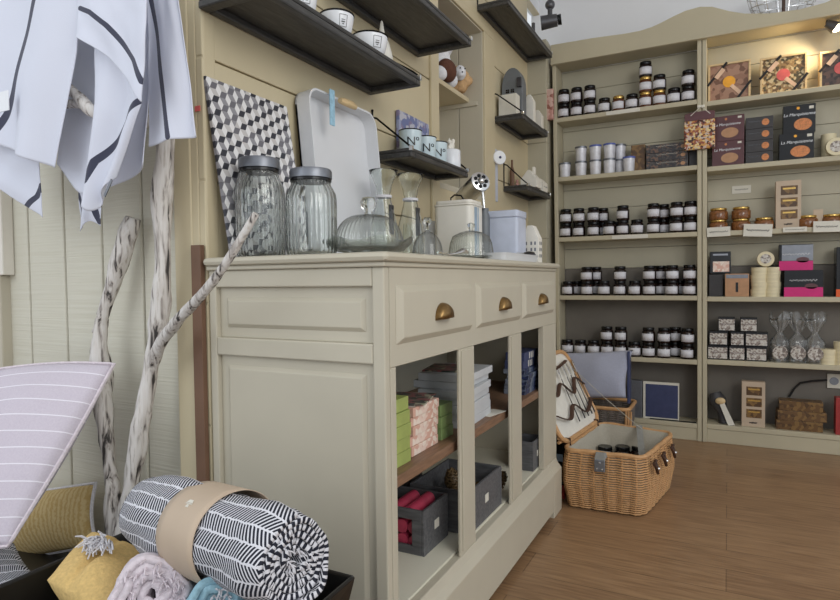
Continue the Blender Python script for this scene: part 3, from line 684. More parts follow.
# numbered mugs on the small shelf
Z3 = 1.3305; MUGX = -.985
for x0, x1, yt, lab, dz in ((398, 423, 126, 'nearest of three pale blue numbered enamel mugs, largest in view', 0), (421, 436, 130, 'middle of three pale blue numbered enamel mugs', 0), (434, 445, 136, 'farthest of three pale blue numbered enamel mugs, beside squirrel jar', 0)):
    cx = {398: 410.5, 421: 425.5, 434: 437}[x0]
    p = atX(cx, 150, MUGX); r = .040; p.z = Z3; h = .085
    if x0 == 398: proto = None
    t = thing('enamel_mug', lab, 'mug', p, group='numbered enamel mugs on the small shelf')
    MB().lathe([(1e-4, .003), (r * .86, 0), (r * .9, .003), (r, h), (r * .96, h), (r * .86, .006), (1e-4, .006)], 36).build('mug_body', 'mint', t, smooth=True, angle=50)
    m = MB(); m.tube([(r * .985 * math.cos(a), r * .985 * math.sin(a), h) for a in [k * 2 * PI / 36 for k in range(36)]], .0022, 6, closed=True); m.build('black_rim', 'black', t, smooth=True)
    text('printed_number', 'N\u00ba', .042, 'black', t, (0, 0, .042), (0, 0, math.radians(-46)), .0008, bend=r * .97)
p = atX(451, 160, -.975); t = thing('squirrel_jar', 'white ceramic jar with a squirrel on its lid', 'jar', (-.975, p.y, Z3)); t.location.z = Z3
MB().lathe([(1e-4, 0), (.036, 0), (.038, .004), (.038, .074), (.034, .078), (1e-4, .079)], 32).build('jar_body', 'white', t, smooth=True, angle=50)
m = MB(); m.ball((0, .0, .092), (.012, .016, .016)); m.ball((0, -.012, .108), (.009, .011, .009)); m.ball((0, -.015, .118), (.003, .003, .007), 2); m.ball((0, .018, .10), (.007, .008, .02)); m.ball((0, .022, .118), (.007, .01, .010)); m.ball((0, -.02, .086), (.006, .007, .006)); m.ball((0, 0, .078), (.02, .02, .006))
m.build('squirrel_lid', 'white_matt', t, smooth=True, remesh=.002)
p = atX(401, 108, -1.04); pe = atX(431, 122, -1.04)
t = thing('patterned_book', 'blue and violet patterned card standing behind the mugs', 'book', (XW + .012, (p.y + pe.y) / 2, Z3))
M['bookprint'] = prints('violet_patterned_cover', [(150, 156, 186), (108, 118, 160), (186, 186, 196), (130, 120, 150)], 60)
MB().box(-.006, .006, p.y - t.location.y, pe.y - t.location.y, 0, .178).build('cover', 'bookprint', t, bevel=.001)
# grey arched house shelf
Z5 = 1.7245
p = atY(503, 110, 2.93); pr_ = atY(528, 110, 2.93)
cx = -1.0; t = thing('arched_lantern_house', 'slate grey arched metal house with small windows above white block', 'ornament', (cx, 3.04, Z5))
z_ap = atY(515, 66, 2.99).z - Z5; hw = .056
arc = [(-hw, 0), (hw, 0), (hw, z_ap * .6)] + [(hw * math.cos(a), z_ap * .6 + z_ap * .4 * math.sin(a) ** .9) for a in [k * PI / 12 for k in range(1, 12)]] + [(-hw, z_ap * .6)]
m = MB(); m.prism(arc, 'y', -.035, .035); m.build('house_body', 'stonegrey', t, bevel=.003)
m = MB()
for x in (-.033, -.006): 
    for dx in (0, .010):
        for dz in (0, .010): m.box(x + dx, x + dx + .0085, -.0362, -.0345, z_ap * .52 + dz, z_ap * .52 + dz + .0085)
m.build('window_opening', 'black', t)
m = MB(); m.box(.03, .054, -.05, -.036, z_ap * .6, z_ap * .78); m.build('hinge_plate', 'dkgrey', t, bevel=.003)
t = thing('white_block', 'plain white block candle standing before the grey arched house', 'candle', (-1.0, 2.968, Z5))
zt5 = atY(515, 93, 2.94).z - Z5; MB().box(-.05, .045, -.03, .03, 0, zt5).build('block_body', 'card', t, bevel=.003)
gable_house('tall_white_house', 'narrow white ceramic house with pointed roof on shelf edge', (-.945, 3.14, Z5), .05, .04, .15, .115, windows=0)
gable_house('cream_house', 'small cream ceramic house at far end of small shelf', (-.94, 3.27, Z5), .055, .04, .10, .07, mat='cream', windows=0)
# lowest small shelf
Z6 = 1.3925
gable_house('white_chimney_house', 'white ceramic house with chimney on the lowest small shelf', (-.965, 3.22, Z6), .09, .10, .095, .045, windows=0, chim=True, slant=.1)
gable_house('white_wide_house', 'low white ceramic house at the end of lowest small shelf', (-.965, 3.385, Z6), .07, .09, .075, .05, windows=1)
t = thing('dark_bottle', 'slim brown bottle standing against the wall on lowest small shelf', 'bottle', (-1.045, 3.135, Z6))
MB().lathe([(1e-4, 0), (.012, 0), (.013, .09), (.006, .115), (.006, .15), (1e-4, .152)], 16).build('bottle_body', 'backing', t, smooth=True)
t = thing('pink_figurine', 'little pinkish figurine beside the slim brown bottle', 'ornament', (-1.03, 3.175, Z6))
m = MB(); m.ball((0, 0, .015), (.012, .012, .018)); m.ball((0, 0, .04), (.008, .008, .010)); m.build('figure', 'pinkbag', t, smooth=True)
# round thermometer dial and pale plank on the wall
p = atX(497, 158, XW + .02); t = thing('wall_dial', 'white round wall dial with dark centre on a pale grey plank', 'wall decoration', (XW, p.y, p.z))
y_, z_ = p.y, p.z
m = MB(); m.box(XW + .0005, XW + .008, y_ - .03, y_ + .045, atX(500, 203, XW).z, z_ + .05); rel(m.build('backing_plank', 'tinblue', t, bevel=.002))
rel(MB().lathe([(1e-4, -.012), (.03, -.012), (.034, 0), (.036, .006), (.033, .012), (1e-4, .014)], 36, mat=Matrix.Translation((XW + .030, y_, z_)) @ Matrix.Rotation(-.75, 4, 'Z') @ Matrix.Rotation(PI/2, 4, 'Y')).build('dial', 'white', t, smooth=True))
m = MB(); m.ball((XW + .041, y_ - .010, z_), (.007, .007, .007), 2); rel(m.build('dial_centre', 'navy', t, smooth=True))
# plush toys in the niche
ZP = 1.7875
pn = lambda px, py: atY(px, py, 2.68)
c = pn(447, 66); t = thing('plush_dog', 'brown and white plush toy sitting high in the wall niche', 'plush toy', (-1.185, 2.51, ZP))
m = MB(); m.ball((.0, .0, .07), (.055, .06, .07)); m.ball((.02, 0, .15), (.04, .045, .045)); m.ball((.03, -.05, .03), (.03, .03, .03)); m.ball((.03, .05, .03), (.03, .03, .03)); m.ball((.045, 0, .14), (.02, .02, .02)); m.build('plush_body', 'plushwhite', t, smooth=True, remesh=.006)
t.scale = (1.15, 1.15, 1.15); m = MB(); m.ball((.04, -.01, .05), (.036, .055, .045)); m.ball((.03, 0, .165), (.035, .035, .03)); m.ball((.02, -.04, .16), (.02, .014, .035)); m.ball((.02, .042, .16), (.02, .014, .035)); m.build('brown_patch', 'bordeaux', t, smooth=True)
t = thing('plush_sheep', 'tan curly plush sheep with white face lying in the niche', 'plush toy', (-1.175, 2.685, ZP))
m = MB()
random.seed(3)
for k in range(40):
    v = Vector((random.gauss(0, 1), random.gauss(0, 1), random.gauss(0, 1))).normalized(); m.ball(Vector((0, .03, .06)) + Vector((v.x * .036, v.y * .045, v.z * .04)), .018, 2)
m.ball((0, .03, .06), (.036, .045, .045)); m.build('curly_body', 'plushtan', t, smooth=True, remesh=.005); t.scale = (1.3, 1.3, 1.3)
m = MB(); m.ball((.03, -.03, .07), (.022, .022, .028)); m.ball((.04, -.045, .06), (.013, .012, .012)); m.build('face', 'plushwhite', t, smooth=True, remesh=.004)
m = MB(); m.ball((.052, -.036, .08), .003, 1); m.ball((.04, -.052, .08), .003, 1); m.ball((.05, -.055, .063), .003, 1); m.build('eye', 'black', t, smooth=True)

# ================================================================== INSIDE THE SIDEBOARD
ZI = .4872; ZF = .2052
def stack(n, name, labels, cat, x, y, z, sx, sy, sz, mat, group, jit=.006, rz=0, face=None):
    rnd = random.Random(n * 7 + int(x * 1000)); proto = None; out = []
    for i in range(n):
        px, py, a = x + rnd.uniform(-jit, jit), y + rnd.uniform(-jit, jit), rz + rnd.uniform(-.03, .03) * (jit > 0)
        lab = labels(i)
        if proto is None:
            t = thing(name, lab, cat, (px, py, z), a, group)
            MB().box(-sx/2, sx/2, -sy/2, sy/2, 0, sz - .0006).build('box_body', mat, t, bevel=.0012)
            if face: face(t, sx, sy, sz)
            proto = t
        else: t = dup(proto, (px, py, z + i * sz), a, lab)
        out.append(t)
    return out
lay = lambda n, noun, where: (lambda i: f"{noun}, {'bottom' if i == 0 else 'topmost' if i == n - 1 else ORD[i] + ' from bottom'} {where}")
ga, gb = atX(399, 440, -.64).y, atX(412, 440, -.64).y
stack(5, 'green_box', lay(5, 'lime green flat box', 'of the left stack in sideboard'), 'box', -.692, 1.128, ZI, .10, .120, .030, 'green', 'lime green boxes on the inner shelf', .003)
stack(1, 'green_box', lambda i: 'small bright lime box lying on the left green stack', 'box', -.70, 1.10, ZI + 5 * .030, .08, .10, .022, 'green', None, 0)
stack(5, 'pink_box', lay(5, 'pink patterned flat box', 'of the pink stack in sideboard'), 'box', -.70, 1.283, ZI, .10, .140, .023, 'pinkcard', 'pink patterned boxes on the inner shelf', .004)
stack(1, 'leaflet', lambda i: 'dark printed leaflet lying on the pink patterned boxes', 'leaflet', -.71, 1.30, ZI + 5 * .023, .12, .15, .004, 'leaflet', None, 0, .25)
stack(3, 'green_box', lay(3, 'leaf green box', 'of the small stack beside pink boxes'), 'box', -.68, 1.405, ZI, .06, .07, .030, 'green2', 'leaf green boxes beside the pink stack', .003)
stack(7, 'white_book', lay(7, 'white paperbound book', 'of the white stack'), 'book', -.715, 1.60, ZI, .15, .22, .0215, 'whitebook', 'white books on the inner shelf', .009, .06)
stack(1, 'magazine', lambda i: 'dark magazine lying on top of the white book stack', 'magazine', -.73, 1.59, ZI + 7 * .0215, .12, .14, .005, 'leaflet', None, 0, .2)
stack(1, 'price_card', lambda i: 'small white card lying on the brown inner shelf', 'card', -.645, 1.72, ZI, .05, .10, .002, 'card', None, 0, -.2)
def wmark(t, sx, sy, sz):
    m = MB()
    for k in range(3): m.box(sx/2 - .0002, sx/2 + .0006, -.03 + k * .02, -.022 + k * .02, sz * .15, sz * .9)
    m.build('white_mark', 'card', t)
stack(5, 'blue_box', lay(5, 'dark blue flat box', 'of the blue stack in far bay'), 'box', -.672, 2.13, ZI, .08, .19, .018, 'bluebox', 'dark blue boxes in the far bay', .008)
stack(2, 'navy_box', lay(2, 'navy box with white bars', 'on the blue stack in far bay'), 'box', -.672, 2.12, ZI + 5 * .018, .07, .17, .030, 'navy', 'navy boxes in the far bay', .004, face=wmark)
def crate(label, x0, x1, y0, y1, h, slotted=False, lab=True, z=ZF):
    t = thing('wooden_crate', label, 'crate', ((x0 + x1) / 2, (y0 + y1) / 2, z), group='grey wooden crates inside the sideboard'); X, Y = (x1 - x0) / 2, (y1 - y0) / 2; w = .008
    MB().box(-X + w, X - w, -Y + w, Y - w, 0, .008).build('base', 'crate', t)
    MB().box(X - w, X, -Y, Y, 0, h).build('long_side', 'crate', t, bevel=.0015); MB().box(-X, -X + w, -Y, Y, 0, h).build('long_side', 'crate', t, bevel=.0015)
    for s in (-1, 1):
        y = s * (Y - w / 2); m = MB()
        if slotted and s < 0:
            for a, b in ((0, .022), (h - .026, h)): m.box(-X + w, X - w, y - w/2, y + w/2, a, b)
            m.box(-X + w, -X + .035, y - w/2, y + w/2, .022, h - .026); m.box(X - .035, X - w, y - w/2, y + w/2, .022, h - .026)
        else: m.box(-X + w, X - w, y - w/2, y + w/2, 0, h)
        m.build('short_side', 'crate', t, bevel=.0015)
    if lab: MB().box(X, X + .0008, -.012, .014, h * .42, h * .62).build('white_label', 'card', t)
    return t
crate('grey crate holding rolled raspberry paper, nearest in the lower bay', -.86, -.672, 1.31, 1.455, .115, True)
crate('empty grey crate standing behind the raspberry paper crate', -1.04, -.885, 1.36, 1.72, .15, False, False)
crate('grey crate filled with pine cones in the middle bay', -.80, -.618, 1.475, 1.735, .118)
crate('grey crate with white label in the far bay', -.70, -.618, 2.07, 2.19, .105)
k = 0
for i, (x, z) in enumerate(((-.705, .018), (-.742, .018), (-.78, .018), (-.705, .055), (-.742, .055), (-.78, .055), (-.72, .092), (-.765, .09))):
    ph = ['lower row', 'lower row', 'lower row', 'middle row', 'middle row', 'middle row', 'top', 'top'][i]; ps = ['right', 'middle', 'left', 'right', 'middle', 'left', 'right', 'left'][i]
    t = thing('paper_roll', f'raspberry pink paper roll in the nearest grey crate, {ph}, {ps}', 'paper roll', (x, 1.382, ZF + .0085 + z), group='raspberry rolls in the grey crate')
    m = MB(); m.tube([(0, -.062, 0), (0, .055, 0)], .0178, 16); m.build('roll_body', 'pinkroll', t, smooth=True)
def cone_(label, loc, s=1, rot=(0, 0, 0)):
    t = thing('pine_cone', label, 'pine cone', loc, rot=rot, group='pine cones inside the sideboard'); m = MB(); n = 70
    m.lathe([(1e-4, .004), (.010, .008), (.014, .03), (.008, .055), (1e-4, .064)], 10)
    for i in range(n):
        f = i / n; a = i * 2.39996; z = .006 + .056 * f; r = .030 * math.sin(PI * (.22 + .72 * f)) ** .8 * (1 - .25 * f)
        tp = Vector((r * math.cos(a), r * math.sin(a), z + .006)); b0 = Vector((.006 * math.cos(a), .006 * math.sin(a), z)); sd = Vector((-math.sin(a), math.cos(a), 0)) * .006
        vs = [m.b.verts.new(q * s) for q in (b0 - sd * .4, b0 + sd * .4, tp + sd, tp + Vector((0, 0, .004)), tp - sd)]
        m.b.faces.new(vs)
    m.build('scales', 'cone', t, solid=.0016)
    return t
cone_('pine cone standing behind the crate in middle bay', (-.76, 1.80, ZF), 1.5)
cone_('pine cone leaning in front, right of the pine cone crate', (-.69, 1.785, ZF + .022), 1.2, (.1, .9, .3))
for i, (x, y, z) in enumerate(((-.74, 1.53, .02), (-.67, 1.53, .02), (-.74, 1.66, .03), (-.675, 1.67, .02), (-.71, 1.60, .07))):
    cone_(f"pine cone in the cone crate, {['back left', 'front left', 'back right', 'front right', 'on top'][i]}", (x, y, ZF + z), 1.0, (random.uniform(-.3, .3), random.uniform(-.3, .3), i))
# ================================================================== BOOKCASE CONTENTS
def jar_proto(name, glass, lid, r, h, lab=True, cat='jar', squat=False):
    t = thing(name, 'x', cat, (0, 0, 0)); hb = h * .80
    MB().lathe([(1e-4, 0), (r * .93, 0), (r, r * .12), (r, hb * .86), (r * .86, hb * .98), (r * .80, hb), (1e-4, hb)], 20).build('jar_body', glass, t, smooth=True, angle=50)
    MB().lathe([(1e-4, hb), (r * .86, hb + .0005), (r * .88, hb + .002), (r * .88, h - .002), (r * .84, h), (1e-4, h)], 20).build('lid', lid, t, smooth=True, angle=50)
    if lab:
        m = MB()
        def f(u, v): a = -PI / 2 + (u - .5) * 2.3; return Vector((r * 1.02 * math.cos(a), r * 1.02 * math.sin(a), hb * (.16 + .60 * v)))
        m.grid(f, 10, 1); m.build('paper_label', 'jarlabel', t, smooth=True, solid=.0004)
    return t
protos = {}
def place(key, make, loc, label, group, rz=0):
    if key not in protos:
        t = make(); protos[key] = t; t.location = loc; t.rotation_euler = (0, 0, rz); t['label'] = label; t['group'] = group
        return t
    t = dup(protos[key], loc, rz, label); t['group'] = group; return t
dark = lambda: jar_proto('jam_jar', 'jam', 'blacklid', .0355, .084)
amber = lambda: jar_proto('jam_jar', 'amber', 'goldlid', .0355, .084)
def jars(z, rows, phrase, group, base_y):
    """rows[0] stands on the shelf; others on the jar below them. entries: column or (column,'b') behind, 'a' amber"""
    under = []
    for ri, row in enumerate(rows):
        cur = []
        for k, e in enumerate(row):
            px, fl = (e, '') if isinstance(e, (int, float)) else e
            Y = YB + .040 if 'b' not in fl else YB + .111
            if ri:
                b = min(under, key=lambda q: abs(q[0] - px) + (50 if q[3] != ri - 1 else 0)); x, Y, zz = b[1], b[2], z + ri * .0845
            else: x, zz = atY(px, base_y, Y).x, z
            cur.append((px, x, Y, ri))
            kind = 'amber' if 'a' in fl else 'dark'
            lay_ = ['bottom layer', 'second layer', 'third layer'][ri] if len(rows) > 1 else ''
            lab = f"{kind} jam jar with white label, {phrase}, {lay_}, {ORD[k]} from left"
            place(kind, amber if kind == 'amber' else dark, (x, Y, zz), lab, group, random.uniform(-.25, .25) - .05)
        under += cur
jars(SH_L[5], [[564, 576.8, 590, 604.5, (618.6, 'a'), 632, (645.5, 'a'), (659.5, 'a'), 674, 688.2], [564, 577, (590, ''), (646, 'a'), 660, 688.2], [(646.4, '')]], 'top shelf', 'jam jars on the top shelf', 110)
jars(SH_L[3], [[566, 579, 593.6, (603, 'b'), (609.5, ''), (617, 'b'), (623, ''), 637, 653.5, (663.5, 'b'), 676.6, 690.5], [566, 580.6, 593.6, (605, ''), 621.5, 651, 664, 677, 690.5]], 'third shelf down', 'jam jars on the third shelf', 235)
jars(SH_L[2], [[568, (577, 'b'), 587, (596, 'b'), 604, 620, 635, 649.6, (660.5, 'b'), 672, (680, 'b'), 689.5], [586, 595, 622, 649.6, 661, 674, 690]], 'fourth shelf down', 'jam jars on the fourth shelf', 297)
jars(SH_L[1], [[567.6, 580.6, 593.6, 607, 621, 634.5, 648.5, 664, (675, 'b'), 687.5], [608, 624, 648, 664.4, 676.6, 687.6]], 'fifth shelf down', 'jam jars on the fifth shelf', 355)
# foil-lidded pots
def pot(lid):
    def f():
        t = thing('foil_pot', 'x', 'pot', (0, 0, 0)); r, h = .033, .086
        MB().lathe([(1e-4, 0), (r * .82, 0), (r * .86, .003), (r, h * .88), (1e-4, h * .88)], 24).build('pot_body', 'foil', t, smooth=True, angle=50)
        MB().lathe([(1e-4, h * .885), (r * 1.06, h * .885), (r * 1.06, h), (1e-4, h)], 24).build('lid', lid, t, smooth=True, angle=50)
        return t
    return f
M['foil'] = plain('pearly_foil_paper', (218, 218, 224), .3, .12, var=.1, scale=40)
M['bluelid'] = plain('blue_lid', (86, 100, 170), .35)
low = [(565, 'zinc', 0), (581, 'zinc', 0), (595.5, 'zinc', 0), (609.5, 'zinc', 0), (620, 'zinc', 1), (629, 'bluelid', 0)]
for k, (px, l, b) in enumerate(low):
    Y = YB + (.10 if b else .045); place('pot' + l, pot(l), (atY(px, 175, Y).x, Y, SH_L[4]), f"silvery pot, second shelf down, bottom layer, {ORD[k]} from left", 'silvery pots on the second shelf')
for k, (px, l) in enumerate([(581.6, 'zinc'), (595.6, 'bluelid'), (609.5, 'bluelid'), (620.5, 'zinc')]):
    px2 = [581, 595.5, 609.5, 620][k]; Y = YB + (.10 if k == 3 else .045)
    place('pot' + l, pot(l), (atY(px2, 175, Y).x, Y, SH_L[4] + .0864), f"silvery pot, second shelf down, upper layer, {ORD[k]} from left", 'silvery pots on the second shelf')
def pbox(name, label, cat, x0, x1, y0, y1, Y, zb, mat, d=.08, group=None, rz=0, zoff=0, faces=None, h=None, rot=None):
    """a packet standing on a shelf: columns x0..x1, rows y0..y1 give its width and height"""
    cx = (x0 + x1) / 2; a = atY(x0, y1, Y); b = atY(x1, y1, Y); w = (b.x - a.x); hh = h or (atY(cx, y0, Y).z - atY(cx, y1, Y).z)
    t = thing(name, label, cat, ((a.x + b.x) / 2, Y, zb + zoff), rz, group, rot=rot)
    MB().box(-w/2, w/2, 0, d, 0, hh).build('box_body', mat, t, bevel=.0015)
    if faces: faces(t, w, hh)
    return t
def oval(t, w, h, cx, cz, rx, rz_, mat, nm='printed_biscuit'):
    m = MB(); m.prism([(cx + rx * math.cos(a), cz + rz_ * math.sin(a)) for a in [k * PI / 12 for k in range(24)]], 'y', -.0008, 0); m.build(nm, mat, t)
def rect(t, x0, x1, z0, z1, mat, nm='print', dy=.0008):
    MB().box(x0, x1, -dy, 0, z0, z1).build(nm, mat, t)
def scrawl(t, x, z, w, hgt, mat, y=-.0012, nm='printed_scrawl'):
    m = MB(); k = 28; rnd = random.Random(int(w * 9999)); m.tube([(x - w/2 + w * i / k, y, z + hgt * .5 * math.sin(i * 1.9) * rnd.uniform(.3, 1)) for i in range(k + 1)], max(.0008, hgt * .10), 4); m.build(nm, mat, t)
def title(t, s, x, z, size, mat='white', shear=.2):
    if s.islower() or not s.startswith('La'): return scrawl(t, x, z, size * .5 * len(s), size * .7, mat)
    text('printed_title', s, size, mat, t, (x, -.0012, z), (PI/2, 0, 0), .0003, shear=shear)
SECOND = SH_R[4]
pbox('biscuit_packet', 'brown mottled packet behind the silvery pots', 'packet', 631, 645, 142, 169, YB + .06, SH_L[4], 'brownbox', .05)
hp = .0455
for i in range(3):
    def f(t, w, h):
        oval(t, w, h, w * .38, h * .5, .012, .010, 'toffee')
        title(t, 'Sables & Praline', 0, h * .74, .014, 'card', 0)
    pbox('biscuit_box', ['bottom', 'middle', 'topmost'][i] + ' dark patterned wide biscuit box on second shelf down, left bookcase', 'box', 646, 688, 140, 169, YB + .03, SH_L[4], 'dkprint', .08, 'dark patterned biscuit boxes', zoff=i * (hp + .0004), faces=f, h=hp)
pbox('dark_packet', 'plain black packet behind the hanging printed bag', 'packet', 689, 698, 146, 167, YB + .05, SH_L[4], 'dkgrey', .06)
# hanging printed bag on the post between the cases
t = thing('hanging_bag', 'clear bag with pastry photo print hanging from the post between bookcases', 'bag', (atY(701, 110, YB - .015).x, YB - .015, atY(700, 150, YB).z))
hb = atY(700, 112, YB).z - t.location.z; MB().box(-.082, .068, -.014, .009, 0, hb * .76).build('bag_body', 'pastry', t, bevel=.006)
m = MB(); m.prism([(-.08, hb * .765), (.066, hb * .765), (.066, hb * .97), (.02, hb * 1.0), (-.05, hb * .98), (-.08, hb * .95)], 'y', -.006, .0); m.build('bag_top', 'plum', t, bevel=.001)
m = MB(); m.tube([(-.05, -.006, hb * .9), (0, -.004, hb * 1.12), (.045, -.006, hb * .9)], .002, 6); m.build('string', 'card', t)
rect(t, -.05, -.02, .02, .08, 'card', 'printed_cup'); rect(t, .01, .04, .02, .09, 'plum', 'printed_jar')
t = thing('shelf_clip', 'small clear plastic clip on the post between bookcases', 'clip', (atY(701, 106, YB).x, YB - .004, atY(701, 108, YB).z)); B('clip_body', 'card', t, -.018, .018, -.006, .002, 0, .014)
# wooden gift boxes with ribbon
def giftbox(x0, x1, y0, y1, filling, seal, label, rib=True):
    cx = (x0 + x1) / 2; Y = YB + .045; a, b = atY(x0, y1, Y), atY(x1, y1, Y); w = b.x - a.x; h = atY(cx, y0, Y).z - SH_R[5]
    t = thing('gift_box', label, 'box', ((a.x + b.x) / 2, Y, SH_R[5]), group='wooden gift boxes on the top right shelf'); e = .010; X = w / 2
    m = MB(); m.box(-X, X, 0, .05, 0, e); m.box(-X, X, 0, .05, h - e, h); m.box(-X, -X + e, 0, .05, e, h - e); m.box(X - e, X, 0, .05, e, h - e); m.box(-X, X, .05, .054, 0, h)
    m.build('wooden_frame', 'palewood', t, bevel=.001)
    MB().box(-X + e, X - e, .008, .049, e, h - e).build('filling', filling, t)
    m = MB(); m.lathe([(1e-4, 0), (.030, 0), (.030, .002), (1e-4, .0025)], 28, mat=Matrix.Translation((0, .0078, h * .5)) @ Matrix.Rotation(PI/2, 4, 'X')); m.build('round_seal', seal, t, smooth=True, angle=40)
    def strip(p, q, wd, y, mat, nm):
        p, q = Vector((p[0], 0, p[1])), Vector((q[0], 0, q[1])); dd = (q - p).normalized(); s = Vector((-dd.z, 0, dd.x)) * wd
        m = MB(); c = [p - s, q - s, q + s, p + s]; m.hexa([(v.x, y - .0015, v.z) for v in c] + [(v.x, y, v.z) for v in c]); m.build(nm, mat, t)
    strip((-X * 1.02, h * .45), (-X * .1, h * 1.0), .006, -.001, 'bronzebow', 'black_ribbon')
    strip((X * .35, 0), (X * 1.02, h * .45), .006, -.001, 'bronzebow', 'black_ribbon')
    strip((-X * .62, h * .62), (-X * .25, h * .84), .011, -.0026, 'paleribbon', 'ribbon_bow')
    strip((X * .1, h * .4), (X * .55, h * .16), .009, .0055, 'paleribbon', 'ribbon_tail')
M['redseal'] = plain('coral_seal', (216, 100, 96), .5); M['orangeseal'] = plain('orange_seal', (240, 170, 50), .5)
giftbox(708, 750.5, 62, 101, 'biscuit1', 'orangeseal', 'pale wooden gift box of hazelnut biscuits with orange seal')
giftbox(760, 807, 55, 95, 'biscuit2', 'redseal', 'pale wooden gift box of mixed biscuits with coral seal')
giftbox(819.5, 864, 49, 88, 'biscuit3', 'redseal', 'pale wooden gift box of dark biscuits cut by the photo edge')
# second shelf, right case
def plumface(t, w, h): oval(t, w, h, .008, h * .32, w * .27, h * .2, 'toffee'); title(t, 'La Marquisienne', -.004, h * .66, .019); rect(t, w * .3, w * .42, h * .86, h * .94, 'card', 'price_sticker'); oval(t, w, h, -.01, h * .87, .006, .006, 'cookie', 'gold_emblem')
for i in range(2):
    pbox('biscuit_box', ['lower', 'upper'][i] + ' plum coloured biscuit box printed La Marquisienne', 'box', 712, 744, 118, 166, YB + .03, SECOND, 'plum', .07, 'plum biscuit boxes', zoff=i * .1325, faces=plumface, h=.132, rz=-.05)
def greyface(t, w, h): oval(t, w, h, w * .22, h * .5, .017, .017, 'cookie'); title(t, 'Biscuits', -.022, h * .62, .014, 'zinc')
for i in range(4):
    pbox('biscuit_box', ['bottom', 'second from bottom', 'second from top', 'topmost'][i] + ' small dark grey biscuit box in stack of four', 'box', 745.5, 773, 118, 162, YB + .03, SECOND, 'dkgrey', .07, 'small dark grey biscuit boxes', zoff=i * .060, faces=greyface, h=.0595)
def blkface(t, w, h): oval(t, w, h, .016, h * .30, w * .28, h * .21, 'cookie'); title(t, 'La Marquisienne', 0, h * .66, .021); rect(t, w * .3, w * .44, h * .82, h * .92, 'card', 'price_sticker'); oval(t, w, h, -.005, h * .88, .007, .007, 'orangeseal', 'gold_emblem')
pbox('biscuit_box', 'lower glossy black biscuit box printed La Marquisienne with orange biscuit', 'box', 779, 814, 134, 160, YB + .02, SECOND, 'blackcard', .08, None, faces=blkface, h=.135)
pbox('biscuit_box', 'upper glossy black biscuit box resting on the lower black one', 'box', 783, 815.5, 108, 134, YB + .035, SECOND, 'blackcard', .07, None, zoff=.1355, faces=blkface, h=.142)
def cyl(name, label, cat, px, Y, zb, r, h, mat, group=None):
    t = thing(name, label, cat, (atY(px, 200, Y).x, Y, zb), group=group); MB().lathe([(1e-4, 0), (r, 0), (r, h * .55), (r * 1.02, h * .56), (r * 1.02, h), (1e-4, h)], 28).build('box_body', mat, t, smooth=True, angle=40); return t
cyl('round_carton', 'pale cylindrical carton beside the glossy black boxes', 'carton', 828, YB + .10, SECOND, .032, .125, 'cheese')
def tiltdisc(label, px, py, Y, z, r, mat, group=None):
    t = thing('round_tin', label, 'tin', (atY(px, py, Y).x, Y, z))
    MB().lathe([(1e-4, 0), (r, 0), (r, .02), (r * .96, .024), (1e-4, .024)], 36, mat=Matrix.Translation((0, 0, r)) @ Matrix.Rotation(PI/2 - .12, 4, 'X')).build('tin_body', mat, t, smooth=True, angle=40)
    MB().lathe([(1e-4, .0245), (r * .62, .0245), (r * .62, .0255), (1e-4, .0255)], 28, mat=Matrix.Translation((0, 0, r)) @ Matrix.Rotation(PI/2 - .12, 4, 'X')).build('printed_picture', 'sketch', t, smooth=True, angle=40)
tiltdisc('round cream tin standing on edge at the right photo edge', 836, 150, YB + .05, SECOND, .046, 'cheese')
# third shelf
THIRD = SH_R[3]
pj = lambda: jar_proto('preserve_jar', 'pate', 'goldlid', .046, .062, lab=False)
for k, (px, l) in enumerate([(718.5, 0), (718.5, 1), (741, 0), (741, 1), (764, 0), (807.5, 0), (832, 0), (843, 0)]):
    Y = YB + .055; nm = ['left stack, lower', 'left stack, upper', 'second stack, lower', 'second stack, upper', 'single left of tall box', 'single right of tall box', 'right pair, left one', 'right pair, cut by edge'][k]
    place('pate', pj, (atY(px, 225, Y).x, Y, THIRD + l * .0623), f"squat gold-lidded preserve jar, third shelf, {nm}", 'squat preserve jars on the third shelf')
def three(t, w, h):
    for i in range(3):
        z = h * (.2 + .25 * i); rect(t, -w * .30, w * .36, z, z + h * .19, 'brownbox', 'window'); rect(t, -w * .22, w * .28, z + h * .115, z + h * .15, 'goldlid', 'jar_lid', .0014)
    title(t, 'trio', 0, h * .09, .018, 'dkgrey')
pbox('gift_carton', 'tall pinkish carton with three windows on the third shelf', 'box', 775.5, 801, 181, 229, YB + .03, THIRD, 'kraft', .06, None, faces=three)
pbox('price_card', 'little kraft card propped on the squat jar', 'card', 813, 823, 212, 230, YB + .04, THIRD, 'kraft', .004, None)
for k, (x0, x1, y0, y1, a) in enumerate([(707, 730.5, 227, 236.5, .02), (743, 772, 224, 236.5, -.06), (783, 807, 227, 232, 0), (813, 840.5, 221, 232, -.02)]):
    Y = YB - .008; A_, B_ = atY(x0, y1, Y), atY(x1, y1, Y); w = B_.x - A_.x; h = atY((x0 + x1) / 2, y0, Y).z - atY((x0 + x1) / 2, y1, Y).z
    t = thing('price_label', f"cream price label on the third shelf edge, {ORD[k]} from left", 'label', ((A_.x + B_.x) / 2, Y, atY((x0 + x1) / 2, (y0 + y1) / 2, Y).z - h / 2), rot=(0, -a, 0), group='price labels on the third shelf edge')
    B('label_card', 'card', t, -w/2, w/2, 0, .003, 0, h, .0005); scrawl(t, 0, h * .5, w * .8, h * .25, 'dkgrey', -.0004, 'printed_line')
Y = YBK - .004; A_, B_ = atY(732, 194, Y), atY(751, 194, Y); t = thing('wall_label', 'small framed white label stuck on the back of third shelf', 'label', ((A_.x + B_.x) / 2, Y, A_.z)); w = B_.x - A_.x
